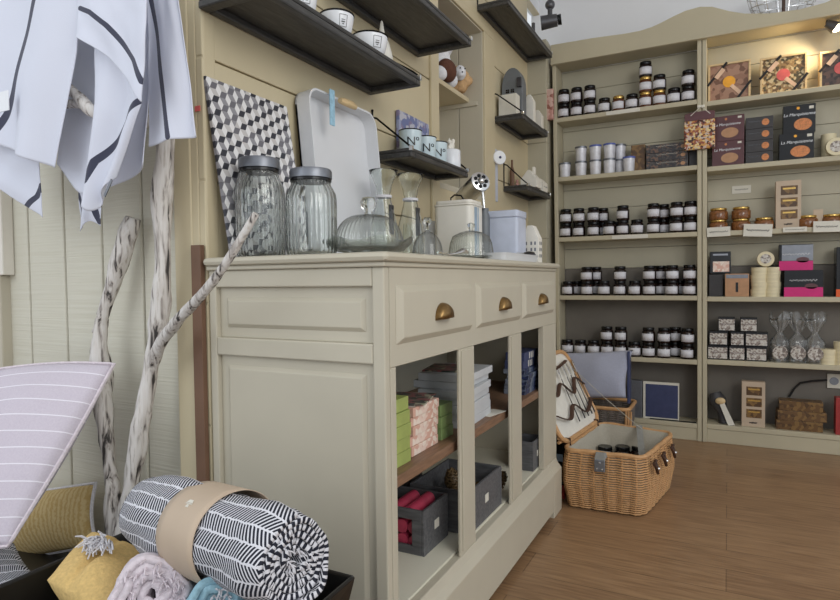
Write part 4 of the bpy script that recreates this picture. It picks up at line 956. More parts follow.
B('label_card', 'card', t, -w/2, w/2, 0, .003, 0, .042, .0005); scrawl(t, 0, .021, w * .7, .010, 'dkgrey', -.0004, 'printed_line')
# fourth shelf
F4 = SH_R[2]
pbox('dark_carton', 'tall dark carton at the left end of fourth shelf', 'box', 709, 723, 273, 295, YB + .05, F4, 'dkgrey', .07)
def skull(t, w, h): rect(t, -w * .36, w * .42, h * .08, h * .55, 'pinkcard', 'printed_picture'); rect(t, -w * .36, w * .36, h * .82, h * .9, 'zinc', 'printed_line')
pbox('tilted_book', 'black tilted box with pale printed picture on the dark carton', 'box', 710, 731, 250, 272, YB + .05, F4, 'blackcard', .03, None, zoff=.124, faces=skull, rot=(-.06, -.0, .1))
def see(t, w, h): rect(t, -w * .46, w * .46, h * .8, h * .96, 'zinc', 'pale_lid'); rect(t, -.006, .006, h * .2, h * .62, 'black', 'printed_bottle')
pbox('toffee_box', 'toffee brown box with pale lid on fourth shelf', 'box', 725, 749, 272, 295, YB + .02, F4, 'toffee', .08, None, faces=see)
def chz(): 
    t = thing('round_wood_box', 'x', 'box', (0, 0, 0)); r = .038
    MB().lathe([(1e-4, 0), (r * .97, 0), (r * .97, .016), (r, .0165), (r, .038), (1e-4, .038)], 32).build('box_body', 'cheese', t, smooth=True, angle=40); return t
for c, (px, n, yb) in enumerate([(758.5, 4, .05), (772, 4, .06)]):
    for i in range(n):
        place('chz', chz, (atY(px, 290, YB + yb).x + (.003 if i % 2 else 0), YB + yb, F4 + i * .0384), f"round pale wooden box, {['left', 'right'][c]} stack on fourth shelf, {ORD[i]} from bottom", 'round wooden boxes on the fourth shelf')
tiltdisc('round pale box standing on edge on top of wooden box stacks', 765.5, 262, YB + .05, F4 + .154, .040, 'cheese')
def pink(t, w, h, film=False):
    if film: rect(t, -w * .42, w * .5, h * .37, h * .98, 'zinc', 'shiny_film', .0006)
    rect(t, -w * .5, w * .5, 0, h * .36, 'magenta', 'magenta_band'); title(t, 'French Cakes', 0, h * .62, .020); oval(t, w, h, w * .2, h * .4, .028, .014, 'plum')
pbox('cake_box', 'lower black and magenta cake box on the fourth shelf', 'box', 784, 823, 271, 296, YB + .02, F4, 'blackcard', .09, None, faces=pink, h=.135)
pbox('cake_box', 'upper black and magenta cake box with shiny film, on the lower one', 'box', 779, 813, 247, 271, YB + .035, F4, 'shinyfilm' if 'shinyfilm' in M else 'blackcard', .075, None, zoff=.1355, faces=lambda t, w, h: pink(t, w, h, True), h=.132)
pbox('orange_box', 'black and orange box at the right photo edge, fourth shelf', 'box', 836, 856, 246, 296, YB + .03, F4, 'blackcard', .08, None, faces=lambda t, w, h: rect(t, -w/2, w/2, 0, h * .15, 'orange', 'orange_band'))
# fifth shelf
F5 = SH_R[1]
def skf(t, w, h): rect(t, -w * .46, w * .46, h * .08, h * .86, 'sketch', 'printed_sketch'); title(t, 'Sucrine', 0, h * .52, .017, 'plum')
hz = .076
for k, (x0, x1, lv, nm) in enumerate([(707.5, 728, 0, 'bottom row, left'), (729, 745, 0, 'bottom row, middle'), (746, 767, 0, 'bottom row, right'), (709, 727.5, 1, 'middle row, left'), (730.5, 744, 1, 'middle row, centre'), (745, 768, 1, 'middle row, right'), (718, 735, 2, 'top row, left'), (740, 757, 2, 'top row, right')]):
    pbox('sweet_box', f"small box with sketch print on fifth shelf, {nm}", 'box', x0, x1, 330, 360, YB + .025 + .004 * lv, F5, 'blackcard', .07, 'sketch printed boxes on the fifth shelf', zoff=lv * (hz + .0005), faces=skf, h=hz)
for k, px in enumerate((779.5, 797.5, 814.5)):
    Y = YB + .05; t = thing('cellophane_bag', f"clear cellophane sweet bag with round label, {['left', 'middle', 'right'][k]} of three", 'bag', (atY(px, 360, Y).x, Y, F5), group='cellophane bags on the fifth shelf')
    rnd = random.Random(k); H = .245; ph = rnd.uniform(0, 6)
    def f(u, v):
        a = 2 * PI * u; R = (.044 if v < .45 else .044 - .032 * min(1, (v - .45) / .17)) if v < .62 else .012 + .032 * min(1, (v - .62) / .25)
        R *= (1 + .14 * noise.noise(Vector((math.cos(a) * 2 + k * 9, math.sin(a) * 2, v * 9))) + (.22 * math.sin(6 * a + ph) if v > .64 else .05 * math.sin(9 * a)))
        return Vector((R * math.cos(a), R * .75 * math.sin(a), H * v + (.02 * math.sin(3 * a + ph) if v > .95 else 0)))
    MB().grid(f, 48, 26, closed_u=True).build('crinkled_film', 'cello', t, smooth=True, angle=180)
    m = MB(); rr_ = random.Random(k + 5)
    for q in range(26): m.ball((rr_.uniform(-.026, .026), rr_.uniform(-.016, .016), .012 + .075 * rr_.random()), .010, 1)
    m.build('sweets', 'sketch', t, smooth=True)
    m = MB(); m.lathe([(1e-4, 0), (.034, 0), (.034, .0012), (1e-4, .0014)], 28, mat=Matrix.Translation((0, -.037, .052)) @ Matrix.Rotation(PI/2, 4, 'X')); m.build('round_label', 'sketch', t)
for i in range(2): place('chz', chz, (atY(827.5, 360, YB + .05).x, YB + .05, F5 + i * .0384), f"round pale wooden box on fifth shelf near right edge, {['bottom', 'second'][i]} of left stack", 'round wooden boxes on the fifth shelf')
for i in range(3): place('chz', chz, (atY(842.5, 360, YB + .05).x, YB + .05, F5 + i * .0384), f"round pale wooden box on fifth shelf, edge stack, {ORD[i]} from bottom", 'round wooden boxes on the fifth shelf')
# bottom shelf
F6 = SH_R[0]
t = thing('sweet_bag', 'dark sweet bag with white neck label leaning on the bottom shelf', 'bag', (atY(722, 420, YB + .06).x, YB + .06, F6))
m = MB(); m.tube([(-.035, .02, .16), (-.02, .012, .12), (0, 0, .07), (.01, 0, .02), (.012, 0, .004)], [.03, .042, .026, .03, .034], 18, jit=.3); m.build('bag_body', 'dkgrey', t, smooth=True)
m = MB(); m.hexa([(-.012, -.04, .11), (.012, -.04, .115), (.012, -.037, .115), (-.012, -.037, .11), (.03, -.052, -.0), (.062, -.052, .004), (.062, -.049, .004), (.03, -.049, 0)]); m.build('white_label', 'card', t)
m = MB(); m.ball((-.008, -.034, .125), (.026, .012, .02), 2); m.build('ribbon_bow', 'palewood', t, smooth=True)
pbox('gift_carton', 'tall kraft carton with three windows on the bottom shelf', 'box', 741.5, 765, 380, 425, YB + .03, F6, 'kraft', .05, None, faces=three)
for i in range(3):
    pbox('gilt_box', ['bottom', 'middle', 'topmost'][i] + ' long brown gilt box in the stack on bottom shelf', 'box', 776 + i * 1.5, 823 + (i == 1) * 4, 380, 430, YB + .03, F6, 'brownbox', .09, 'long gilt boxes on the bottom shelf', zoff=i * .0505, h=.050, rz=[0, .05, -.02][i])
pbox('red_carton', 'red and cream carton at the right edge of bottom shelf', 'box', 835.5, 850, 395, 432, YB + .02, F6, 'red', .06)
Y = YBK - .012; A_ = atY(827, 388, Y); t = thing('power_socket', 'pale double power socket strip mounted low in right bookcase', 'socket', (A_.x + .05, Y, A_.z))
MB().box(-.05, .06, 0, .010, 0, .075).build('socket_plate', 'card', t, bevel=.003)
m = MB()
for x in (-.02, .035): m.lathe([(1e-4, 0), (.02, 0), (.02, .002), (1e-4, .002)], 20, mat=Matrix.Translation((x, -.0005, .038)) @ Matrix.Rotation(PI/2, 4, 'X'))
m.build('socket_face', 'zinc', t)
t = thing('power_cable', 'black power cable plugged into the socket and running down behind boxes', 'cable', (A_.x, Y, A_.z + .035))
pts = [atY(827, 380, Y - .01), atY(812, 381, Y - .012), atY(800, 383, Y - .008), atY(794, 389, Y - .004), atY(789, 397, Y - .002)]
rel(MB().tube(pts, .005, 8).build('cable_sleeve', 'cable', t, smooth=True))
Yc = YB + .012; pts = [atY(x, y, Yc) for x, y in ((650, 422.5), (670, 423.5), (685, 425), (703, 428))]
for v in pts: v.z = F6 + .004
t = thing('thin_cable', 'thin dark cable lying along the bottom shelf of left bookcase', 'cable', pts[0])
for v in pts[:3]: v.z = SH_L[0] + .0045
pts = pts[:3] + [Vector((-.15, Yc, SH_L[0] + .0045))]
rel(MB().tube(pts, .0035, 6).build('cable_sleeve', 'cable', t, smooth=True))
def pic(t, w, h): rect(t, -w * .43, w * .47, h * .05, h * .94, 'navy', 'blue_front')
pbox('flat_box', 'navy blue flat box with white border on the bottom left shelf', 'box', 643, 679, 380, 417, YB + .03, SH_L[0], 'card', .02, None, faces=pic)
pbox('grey_book', 'pale grey upright book beside the navy box on bottom shelf', 'book', 630, 642, 380, 417, YB + .02, SH_L[0], 'zinc', .05)
for k, (x0, x1, yy, lb) in enumerate([(606, 640, 113.5, 'top'), (612, 648, 237, 'third')]):
    p, q = atY(x0, yy + 1, YB), atY(x1, yy - 1.5, YB); t = thing('shelf_strip', f"pale price strip on the {lb} shelf edge of the left bookcase", 'label', ((p.x + q.x) / 2, YB + .001, {'top': SH_L[5], 'third': SH_L[3]}[lb] - .024), group='price strips on the left bookcase')
    B('strip_card', 'card', t, -(q.x - p.x) / 2, (q.x - p.x) / 2, -.0025, 0, 0, .022, .0005)
t = thing('pink_parcel', 'pink patterned parcel hanging beside the left bookcase', 'parcel', (atY(551.5, 120, 3.535).x - .01, 3.53, atY(551, 120, 3.535).z))
B('parcel_body', 'pinkbag', t, -.028, .022, -.012, .024, 0, .18, .006)
# spot lamp under the right bookcase top, and the hanging spotlight in the corner
cL = atY(836, 28, YB + .03); t = thing('clip_spotlight', 'small warm spotlight under the top of right bookcase', 'lamp', cL)
M['lampglow'] = (lambda t: (t.b.inputs['Emission Color'].__setattr__('default_value', (1, .82, .52, 1)), t.b.inputs['Emission Strength'].__setattr__('default_value', 14), t.set((1, .9, .7, 1), .4))[-1])(NT('warm_bulb'))
RT = Matrix.Rotation(-.9, 4, 'Y')
MB().lathe([(.010, .05), (.018, .048), (.030, .0), (.028, 0), (.014, .044)], 24, mat=RT).build('lamp_shade', 'lampgrey', t, smooth=True)
MB().ball((0, 0, .0), (.022, .022, .018)).build('bulb', 'lampglow', t, smooth=True)
m = MB(); m.tube([RT @ Vector((0, 0, .05)), (-.03, .03, .07), (-.03, .03, 2.158 - cL.z)], .005, 8); m.build('lamp_arm', 'lampgrey', t, smooth=True)
def spot(loc, target, e, ang, col, size=.03):
    l = bpy.data.lights.new('spot_light', 'SPOT'); l.energy = e; l.color = col; l.spot_size = ang; l.spot_blend = .6; l.shadow_soft_size = size
    o = bpy.data.objects.new('spot_light', l); COL.objects.link(o); o.location = loc; o.rotation_euler = (Vector(target) - Vector(loc)).to_track_quat('-Z', 'Y').to_euler()
spot(cL + Vector((-.03, -.01, -.03)), (.1, YB + .07, 1.88), 6, 2.3, (1, .78, .45))
tp, bp = atY(552, -6, 3.45), atY(550, 20, 3.45)
t = thing('ceiling_spotlight', 'grey swivel spotlight hanging on a rod in the corner', 'lamp', bp)
rel(MB().tube([(bp.x, bp.y, bp.z + .02), (bp.x, bp.y, 2.95)], [.012, .012], 12).build('rod', 'lampgrey', t, smooth=True))
m = MB(); m.ball((0, 0, .085), .028); m.tube([(0, 0, .07), (0, 0, .02)], .014, 12); m.tube([(-.05, -.01, -.012), (.04, .01, -.005)], [.04, .034], 20); m.build('lamp_head', 'lampgrey', t, smooth=True)
m = MB(); m.tube([(.041, .01, -.005), (.062, .014, -.003)], [.028, .03], 18); m.build('lamp_lens', 'black', t, smooth=True)
rp = atX(533, 25, XW + .06); t = thing('wall_rod', 'short grey metal rod upright on the highest dark shelf', 'rod', (rp.x, 3.42, 2.2015)); MB().tube([(0, 0, 0), (0, 0, .17)], .010, 10).build('rod_body', 'lampgrey', t, smooth=True)
# wire basket with handle on top of the right case
bw = atY(783, 12, 3.64); t = thing('wire_basket', 'silver wire basket with brown middle strap on top of the bookcase', 'basket', (bw.x, 3.655, 2.186)); 
hz = .17; m = MB()
for z, r in ((.004, .05), (.04, .085), (.08, .11), (hz * .7, .125), (hz, .135)): m.tube([(r * 1.2 * math.cos(a), r * .42 * math.sin(a), z) for a in [k * PI / 16 for k in range(32)]], .003, 6, closed=True)
for k in range(18):
    a = k * 2 * PI / 18; m.tube([(r * 1.2 * math.cos(a), r * .42 * math.sin(a), z) for z, r in ((.004, .05), (.04, .085), (.08, .11), (hz * .7, .125), (hz, .135))], .0022, 5)
m.build('wire_body', 'silver', t, smooth=True)
m = MB(); m.tube([(0, -.056, hz), (0, -.05, .07), (0, -.02, .004)], .008, 8); m.build('strap', 'leather', t, smooth=True)
gp = atY(764, 13, 3.64); t = thing('white_bowl_small', 'small white dish beside the wire basket on top of bookcase', 'dish', (bw.x - .135, 3.63, 2.186)); t.name = 'small_dish'
MB().lathe([(1e-4, 0), (.03, 0), (.045, .05), (.042, .05), (.027, .005), (1e-4, .005)], 24).build('dish_body', 'white', t, smooth=True)

# ================================================================== HAMPER AND BASKET
def smooth(P, n=6):
    out = []; P = [P[0]] + P + [P[-1]]
    for i in range(1, len(P) - 2):
        for k in range(n):
            t_ = k / n; a, b, c, d = P[i-1], P[i], P[i+1], P[i+2]
            out.append(.5 * ((2 * b) + (c - a) * t_ + (2 * a - 5 * b + 4 * c - d) * t_ ** 2 + (-a + 3 * b - 3 * c + d) * t_ ** 3))
    return out + [P[-1]]
def quad_outline(C4, n=96, rnd=.13):
    P = [Vector(c) for c in C4]; pts = []
    for i in range(4):
        p, a, b = P[i], P[i-1], P[(i+1) % 4]; s, e = p + (a - p) * rnd, p + (b - p) * rnd
        for k in range(7): f = k / 6; pts.append((s * (1-f) + p * f) * (1-f) + (p * (1-f) + e * f) * f)
    L = [0]
    for a, b in zip(pts, pts[1:] + pts[:1]): L.append(L[-1] + (b - a).length)
    out = []; j = 0; pts.append(pts[0])
    for k in range(n):
        d = L[-1] * k / n
        while L[j+1] < d: j += 1
        f = (d - L[j]) / (L[j+1] - L[j]); out.append(pts[j] * (1-f) + pts[j+1] * f)
    return out
def woven(t, name, mat, levels, nrow, stakes=30, n=150, r=.0042, amp=.0045):
    """levels: [(z, [4 corners xy])] from bottom to top"""
    def at(z):
        for (z0, a), (z1, b) in zip(levels, levels[1:]):
            if z <= z1 + 1e-6: f = (z - z0) / (z1 - z0); return quad_outline([(p[0]*(1-f)+q[0]*f, p[1]*(1-f)+q[1]*f, z) for p, q in zip(a, b)], n)
    z0, z1 = levels[0][0], levels[-1][0]; m = MB(); rings = []
    for i in range(nrow):
        z = z0 + (z1 - z0) * (i + .5) / nrow; P = at(z); c = sum(P, Vector()) / n; q = []
        for k, p in enumerate(P):
            d = (p - c); d.z = 0; d.normalize(); q.append(p + d * amp * (1.5 * abs(math.sin(k / n * stakes * PI)) ** .6 - .8))
        m.tube(q, r * (z1 - z0) / nrow / .0085 if False else (z1 - z0) / nrow * .37, 6, closed=True)
    rel(m.build(name, mat, t, smooth=True, angle=180))
    m = MB()
    for s in range(stakes):
        k = int((s + .5) * n / stakes); pts = []
        for j in range(9): pts.append(at(z0 + (z1 - z0) * j / 8)[k])
        m.tube(pts, .0035, 6)
    rel(m.build('stakes', mat, t, smooth=True))
    return at
FL, FR, BR, BL = Vector((-.572, 2.318)), Vector((-.272, 2.328)), Vector((-.205, 2.745)), Vector((-.520, 2.815))
cen = (FL + FR + BR + BL) / 4; sc4 = lambda s, dx=0: [tuple(cen + (p - cen) * s) for p in (FL, FR, BR, BL)]
ZR = .225
t = hamper = thing('picnic_hamper', 'open honey wicker picnic hamper with cream lining standing on the floor', 'basket', (cen.x, cen.y, 0))
woven(t, 'woven_body', 'wicker', [(.004, sc4(.96)), (.10, sc4(1.06)), (.17, sc4(1.05)), (ZR, sc4(1.0))], 25)
ol = lambda s, z: quad_outline([(*p, z) for p in sc4(s)], 96)
m = MB(); P = ol(1.0, ZR + .004); P2 = [p + Vector((0, 0, .0015 * math.sin(k * .8))) for k, p in enumerate(P)]; m.tube(P2, .0085, 8, closed=True); rel(m.build('rim', 'wicker', t, smooth=True))
# lining: inner wall and floor
P0, P1 = ol(.965, ZR + .006), ol(.93, .03); m = MB()
a = [m.b.verts.new(p) for p in P0]; b = [m.b.verts.new(p) for p in P1]
for i in range(96): m.b.faces.new((a[i], a[(i+1) % 96], b[(i+1) % 96], b[i]))
m.b.faces.new(b); rel(m.build('lining', 'lining', t, smooth=True, solid=.003, angle=60))
# lid: hinged along the left edge, leaning out against the counter
h0, h1 = Vector((*FL, ZR + .02)), Vector((*BL, ZR + .02)); h0.x -= .002; h1.x -= .002
topd = Vector((-.16, .0, .315)); 
lp = atY(558, 362, 2.80)
def lidp(u, v): return h0 + (h1 - h0) * u + topd * v
lid_n = (h1 - h0).cross(topd).normalized()
if lid_n.x < 0: lid_n = -lid_n
corner = [lidp(0.02, 0), lidp(.98, 0), lidp(.97, 1), lidp(.03, 1)]
fr_ = quad_outline(corner, 80, .16); m = MB(); m.tube(fr_, .010, 8, closed=True); L1 = rel(m.build('lid', 'wicker', t, smooth=True))
m = MB(); c = sum(fr_, Vector()) / 80
def lf(u, v):
    k = u * 80; p = fr_[int(k) % 80]; return c + (p - c) * v - lid_n * .004
m.grid(lf, 80, 10, closed_u=True); o = m.build('lid_lining', 'white_matt', L1, smooth=True, solid=.006, angle=180); rel(o)
m = MB()
for k in range(10):
    u = .06 + .88 * k / 9; m.tube([lidp(u, .02) - lid_n * .014, lidp(u, .98) - lid_n * .014], .005, 6)
for k in range(22): v = .03 + .94 * k / 21; m.tube([lidp(.03 + j * .094, v) - lid_n * (.014 + .004 * (-1) ** (j + k)) for j in range(11)], .0066, 6)
rel(m.build('lid_weave', 'wicker', L1, smooth=True))
# cutlery and straps in the lid
def onlid(pts, h=.008): return [lidp(u, v) + lid_n * h for u, v in pts]
for k, pts in enumerate([[(.05, .62), (.25, .5), (.45, .62), (.62, .45), (.8, .62), (.95, .5)], [(.08, .30), (.3, .2), (.5, .33), (.7, .18), (.95, .3)], [(.15, .85), (.45, .8), (.8, .86)]]):
    q = onlid(pts, .016); q = smooth(q, 6); m = MB(); m.tube(q, .009, 8, flat=.35); rel(m.build('leather_strap', 'leather', L1, smooth=True))
def cutlery(label, name, u, v0, v1, w):
    p0, p1 = lidp(u, v0) + lid_n * .012, lidp(u + .06, v1) + lid_n * .014
    t = thing(name, label, 'cutlery', p0, group='cutlery strapped in the hamper lid'); d = p1 - p0
    m = MB(); m.tube([(0, 0, 0), d * .35, d * .6, d * .75], [.006, .004, .003, .004], 8, flat=.5); rel_ = m.build('handle', 'bronzebow', t, smooth=True)
    m = MB(); m.tube([d * .76, d * .84, d * .94, d], [w * .5, w, w, w * .4], 10, flat=.3); m.build('head', 'silver', t, smooth=True)
for k, (n_, u) in enumerate((('fork', .62), ('spoon', .72), ('table_knife', .82), ('spoon', .90), ('fork', .48))):
    cutlery(f"steel {n_.replace('table_', '')} strapped inside the hamper lid, {ORD[k]} along", n_, u, .12, .85, .011)
# hinge bindings, front clasp, side straps
for u in (.12, .86):
    c = lidp(u, 0); m = MB(); m.tube([c + Vector((.012, 0, -.012)), c + Vector((.010, 0, .012)), c + Vector((-.010, 0, .012)), c + Vector((-.012, 0, -.012))], .005, 6, closed=True); rel(m.build('hinge_binding', 'leather', t, smooth=True))
nf = Vector((0.05, -1, 0)).normalized(); c = Vector((*(FL * .52 + FR * .48), .19)) + nf * .022
rel(MB().box(c.x - .020, c.x + .020, c.y - .012, c.y - .006, .165, .212).build('clasp', 'zinc', t, bevel=.003))
m = MB()
for dx, dz in ((-.009, -.012), (.009, -.012), (0, .012)): m.ball((c.x + dx, c.y - .013, .19 + dz), .004, 1)
rel(m.build('clasp_rivet', 'silver', t, smooth=True))
m = MB(); m.hexa([(c.x - .016, c.y + .002, ZR + .012), (c.x + .016, c.y + .002, ZR + .012), (c.x + .03, c.y + .05, ZR + .006), (c.x - .02, c.y + .05, ZR + .006), (c.x - .02, c.y - .008, .208), (c.x + .02, c.y - .008, .208), (c.x + .02, c.y - .004, .214), (c.x - .02, c.y - .004, .214)])
rel(m.build('clasp_tab', 'felt', t, bevel=.002))
for f in (.12, .40, .72):
    p = Vector((*(FR * (1 - f) + BR * f), .185)) + Vector((.022, 0, 0)); rot = Matrix.Translation(p)
    m = MB(); m.tube([p + Vector((.0, -.022, .02)), p + Vector((.01, -.012, -.005)), p + Vector((.012, .0, -.022)), p + Vector((.01, .012, -.005)), p + Vector((0, .022, .02)), p + Vector((.006, 0, .026))], .006, 8, closed=True)
    o = rel(m.build('side_loop', 'leather', t, smooth=True)); m = MB(); m.ball(p + Vector((.014, 0, -.005)), .007, 2); rel(m.build('side_stud', 'silver', o, smooth=True))
for a_, b_, r in ((lidp(.95, .75), Vector((-.33, 2.74, ZR + .01)), .0016),):
    rel(MB().tube([a_, (a_ + b_) / 2 - Vector((0, 0, .006)), b_], r, 6).build('lid_cord', 'lining', t, smooth=True))
p0, p1 = Vector((-.345, 2.765, ZR + .018)), Vector((-.295, 2.50, .12)); s = Vector((.013, 0, 0))
m = MB(); m.hexa([p0 - s, p0 + s, p1 + s, p1 - s, p0 - s + Vector((0, 0, .004)), p0 + s + Vector((0, 0, .004)), p1 + s + Vector((0, 0, .004)), p1 - s + Vector((0, 0, .004))]); rel(m.build('grey_strap', 'felt', t))
for k, px in enumerate((605, 622.5, 639)):
    p = atZ(px, 446, .150); place('dark', dark, (p.x, p.y, .066), f"dark jam jar inside the wicker hamper, {['left', 'middle', 'right'][k]} of three", 'jam jars inside the hamper')
t = thing('folded_cloth', 'pale folded cloth inside the hamper beneath the jam jars', 'cloth', (-.39, 2.56, .033)); MB().box(-.12, .10, -.13, .12, 0, .032).build('cloth_body', 'lining', t, bevel=.02, smooth=True)
# rear basket with cushion
bx = Vector((-.60, 3.36)); q4 = lambda w, d: [(bx.x - w, bx.y - d), (bx.x + w, bx.y - d), (bx.x + w, bx.y + d), (bx.x - w, bx.y + d)]
t = thing('wicker_basket', 'brown and grey wicker basket on the floor behind the hamper', 'basket', (bx.x, bx.y, 0))
woven(t, 'woven_body', 'greywicker', [(.004, q4(.125, .11)), (.12, q4(.14, .125)), (.20, q4(.145, .13))], 18, 26)
P = quad_outline([(*p, .21) for p in q4(.147, .132)], 80); rel(MB().tube(P, .010, 8, closed=True).build('rim', 'wicker', t, smooth=True))
m = MB()
for s_ in (-1, 1): 
    for w_ in (0, .012, .024): m.tube([(bx.x + s_ * (.147 - w_) , bx.y - .123, .0), (bx.x + s_ * (.156 - w_), bx.y - .14, .10), (bx.x + s_ * (.158 - w_), bx.y - .14, .205)], .006, 6)
rel(m.build('corner_post', 'wicker', t, smooth=True))
def cushion(name, label, C4, thick, mat, piping=None, uvs=(.4, .4), sag=0, nrm_=None, n=28, group=None, ins_=.07):
    C = [Vector(c) for c in C4]; cen_ = sum(C, Vector()) / 4; N_ = nrm_ or ((C[1] - C[0]).cross(C[3] - C[0])).normalized()
    if (CAM - cen_).dot(N_) < 0: N_ = -N_
    t = thing(name, label, 'cushion', cen_, group=group)
    def mk(sgn):
        def f(u, v):
            pin = .045; uu = u + pin * math.sin(PI * 2 * (u - .5)) * 0; e = (math.sin(PI * u) * math.sin(PI * v)) ** .42
            inset = ins_; cu = .5 + (u - .5) * (1 - inset * math.sin(PI * v)); cv = .5 + (v - .5) * (1 - inset * math.sin(PI * u))
            p = C[0] * (1-cu) * (1-cv) + C[1] * cu * (1-cv) + C[2] * cu * cv + C[3] * (1-cu) * cv
            w = noise.noise(p * 9) * .010 * e
            return p + N_ * (sgn * thick * e + w) - Vector((0, 0, sag * e))
        return f
    m = MB(); m.grid(mk(1), n, n, uvfn=lambda u, v: (u * uvs[0], v * uvs[1])); m.grid(mk(-1), n, n, uvfn=lambda u, v: (u * uvs[0], v * uvs[1]))
    bmesh.ops.remove_doubles(m.b, verts=m.b.verts, dist=.0008)
    rel(m.build('cover', mat, t, smooth=True, angle=180))
    if piping:
        f = mk(1); k = 24; pts = [f(i / k, 0) for i in range(k)] + [f(1, i / k) for i in range(k)] + [f(1 - i / k, 1) for i in range(k)] + [f(0, 1 - i / k) for i in range(k)]
        rel(MB().tube(pts, .0045, 6, closed=True).build('piping', piping, t, smooth=True))
    return t, mk(1), N_
yc = 3.36
cushion('linen_cushion', 'grey blue linen cushion resting on the rear wicker basket', [atY(540, 352, 3.33), atY(633, 350, 3.30), atY(626, 398, 3.22), atY(545, 402, 3.26)], .045, 'linen', uvs=(.4, .3))
rel(MB().box(-.468, -.456, 3.27, 3.33, .235, .51).build('navy_board', 'navy', (lambda: thing('navy_folder', 'navy folder edge standing right of the linen cushion', 'folder', (-.46, 3.30, .235)))(), bevel=.002))
# dark carrier with red foot between counter and hamper
t = thing('black_case', 'black case standing between the counter and the hamper', 'case', (-.625, 2.46, .0)); B('case_body', 'blackcard', t, -.04, .035, -.05, .10, .0, .24, .006); B('red_foot', 'red', t, -.03, .04, -.062, -.0505, .0, .055, .002); B('pale_sticker', 'stripeblue', t, .0, .03, -.052, -.0505, .15, .18, .0005)
# ================================================================== FOREGROUND : TABLE, TRAY, THROWS, CUSHIONS
ZT = .20
t = thing('display_table', 'low black display table under the tray and cushions', 'table', (-1.2, .66, 0))
rel(MB().box(-1.95, -.50, .25, .975, ZT - .03, ZT - .001).build('table_top', 'blackwood', t, bevel=.004))
for x in (-1.88, -.57):
    for y in (.31, .92): rel(MB().box(x - .025, x + .025, y - .025, y + .025, 0, ZT - .031).build('leg', 'blackwood', t, bevel=.003))
t = thing('black_tray', 'black wooden tray with flared rim holding the rolled throws', 'tray', (-.81, .64, ZT))
lo = [(-1.04, .42), (-.60, .42), (-.60, .80), (-1.04, .80)]; hi = [(-1.085, .38), (-.545, .38), (-.56, .838), (-1.085, .838)]
TH = .198; m = MB()
rel(MB().box(-1.04, -.60, .42, .80, ZT, ZT + .008).build('tray_base', 'blackwood', t))
for i in range(4):
    a, b, c, d = lo[i], lo[(i+1) % 4], hi[(i+1) % 4], hi[i]; cx_, cy_ = -.82, .61
    ins = lambda p, s=.955: (cx_ + (p[0] - cx_) * s, cy_ + (p[1] - cy_) * s)
    rel(MB().hexa([(*a, ZT), (*b, ZT), (*ins(b), ZT), (*ins(a), ZT), (*d, ZT + TH), (*c, ZT + TH), (*ins(c, .965), ZT + TH), (*ins(d, .965), ZT + TH)]).build('tray_side', 'blackwood', t, bevel=.004))
def roll(name, label, A, B_, R, pitch, mat, th, r0=.012, flat=1.0, ends=.010, uvm=1, wob=.004, group=None, nu=40, seed=0):
    """cloth sheet rolled into a spiral round the axis A-B"""
    A, B_ = Vector(A), Vector(B_); ax = (B_ - A); L = ax.length; z = ax.normalized(); x = z.cross(Vector((0, 0, 1))).normalized(); y = x.cross(z)
    t = thing(name, label, 'throw', (A + B_) / 2, group=group); turns = (R - r0) / pitch; N = int(turns * 40)
    S = [0]; 
    for i in range(N): r = r0 + (R - r0) * i / N; S.append(S[-1] + r * 2 * PI * turns / N)
    def f(u, v):
        i = v * N; a = 2 * PI * turns * v; r = r0 + (R - r0) * v
        e = ends * (1 - v) * 1.2 + ends * .8 * noise.noise(Vector((a * .7, seed, 2.1)))
        s = -L/2 + e + (L - 2 * e) * u; q = abs(2 * u - 1); rr_ = r * (1 - .10 * max(0, q - .8) / .2) 
        rr_ += wob * noise.noise(Vector((math.cos(a) * 1.5, math.sin(a) * 1.5 + seed, u * 5))) * (r / R)
        c, s_ = math.cos(a - 1.1) * rr_, math.sin(a - 1.1) * rr_ * flat
        return (A + B_) / 2 + z * s + x * c + y * s_
    m = MB(); m.grid(f, nu, N, uvfn=lambda u, v: (u * L, S[min(N, int(round(v * N)))]))
    o = rel(m.build('rolled_cloth', mat, t, smooth=True, solid=th, angle=180)); return t, f, (x, y, z, L)
# big navy and white throw
A_ = atD(155, 512, 1.06); B_ = atD(300, 561, .80); RB = .066
t, f, (x, y, z, L) = roll('rolled_throw', 'large navy and white herringbone throw rolled with a paper band', A_, B_, RB, .0105, 'throw', .0080, .009, seed=1, wob=.010, ends=.012)
mid = (Vector(A_) + Vector(B_)) / 2 + z * .002; m = MB()
def bandf(u, v): a = 2 * PI * u; r = RB + .0065 + .001 * math.sin(a * 3); return mid + z * ((v - .5) * .105) + x * r * math.cos(a) + y * r * math.sin(a)
m.grid(bandf, 48, 6, closed_u=True); rel(m.build('paper_band', 'kraft', t, smooth=True, solid=.001, angle=180))
def onband(s, a, r=.0078): return mid + z * s + (x * math.cos(a) + y * math.sin(a)) * (RB + r)
m = MB(); a0 = 2.15 if x.y > 0 else 2.15; 
aC = max([k * .05 for k in range(126)], key=lambda a: (onband(0, a) - CAM).normalized().dot(-(onband(0, a) - mid).normalized()) + .35 * (onband(0, a) - mid).normalized().z)
for s0, s1, d0, d1 in ((-.004, .004, -.10, -.04), (-.010, .010, -.03, -.01), (-.008, .008, 0, .07)): 
    vs = [onband(s0, aC + d0), onband(s1, aC + d0), onband(s1 * .6, aC + d1), onband(s0 * .6, aC + d1)]; m.b.faces.new([m.b.verts.new(v) for v in vs])
rel(m.build('band_mark', 'card', t, solid=.0006))
rnd = random.Random(4)
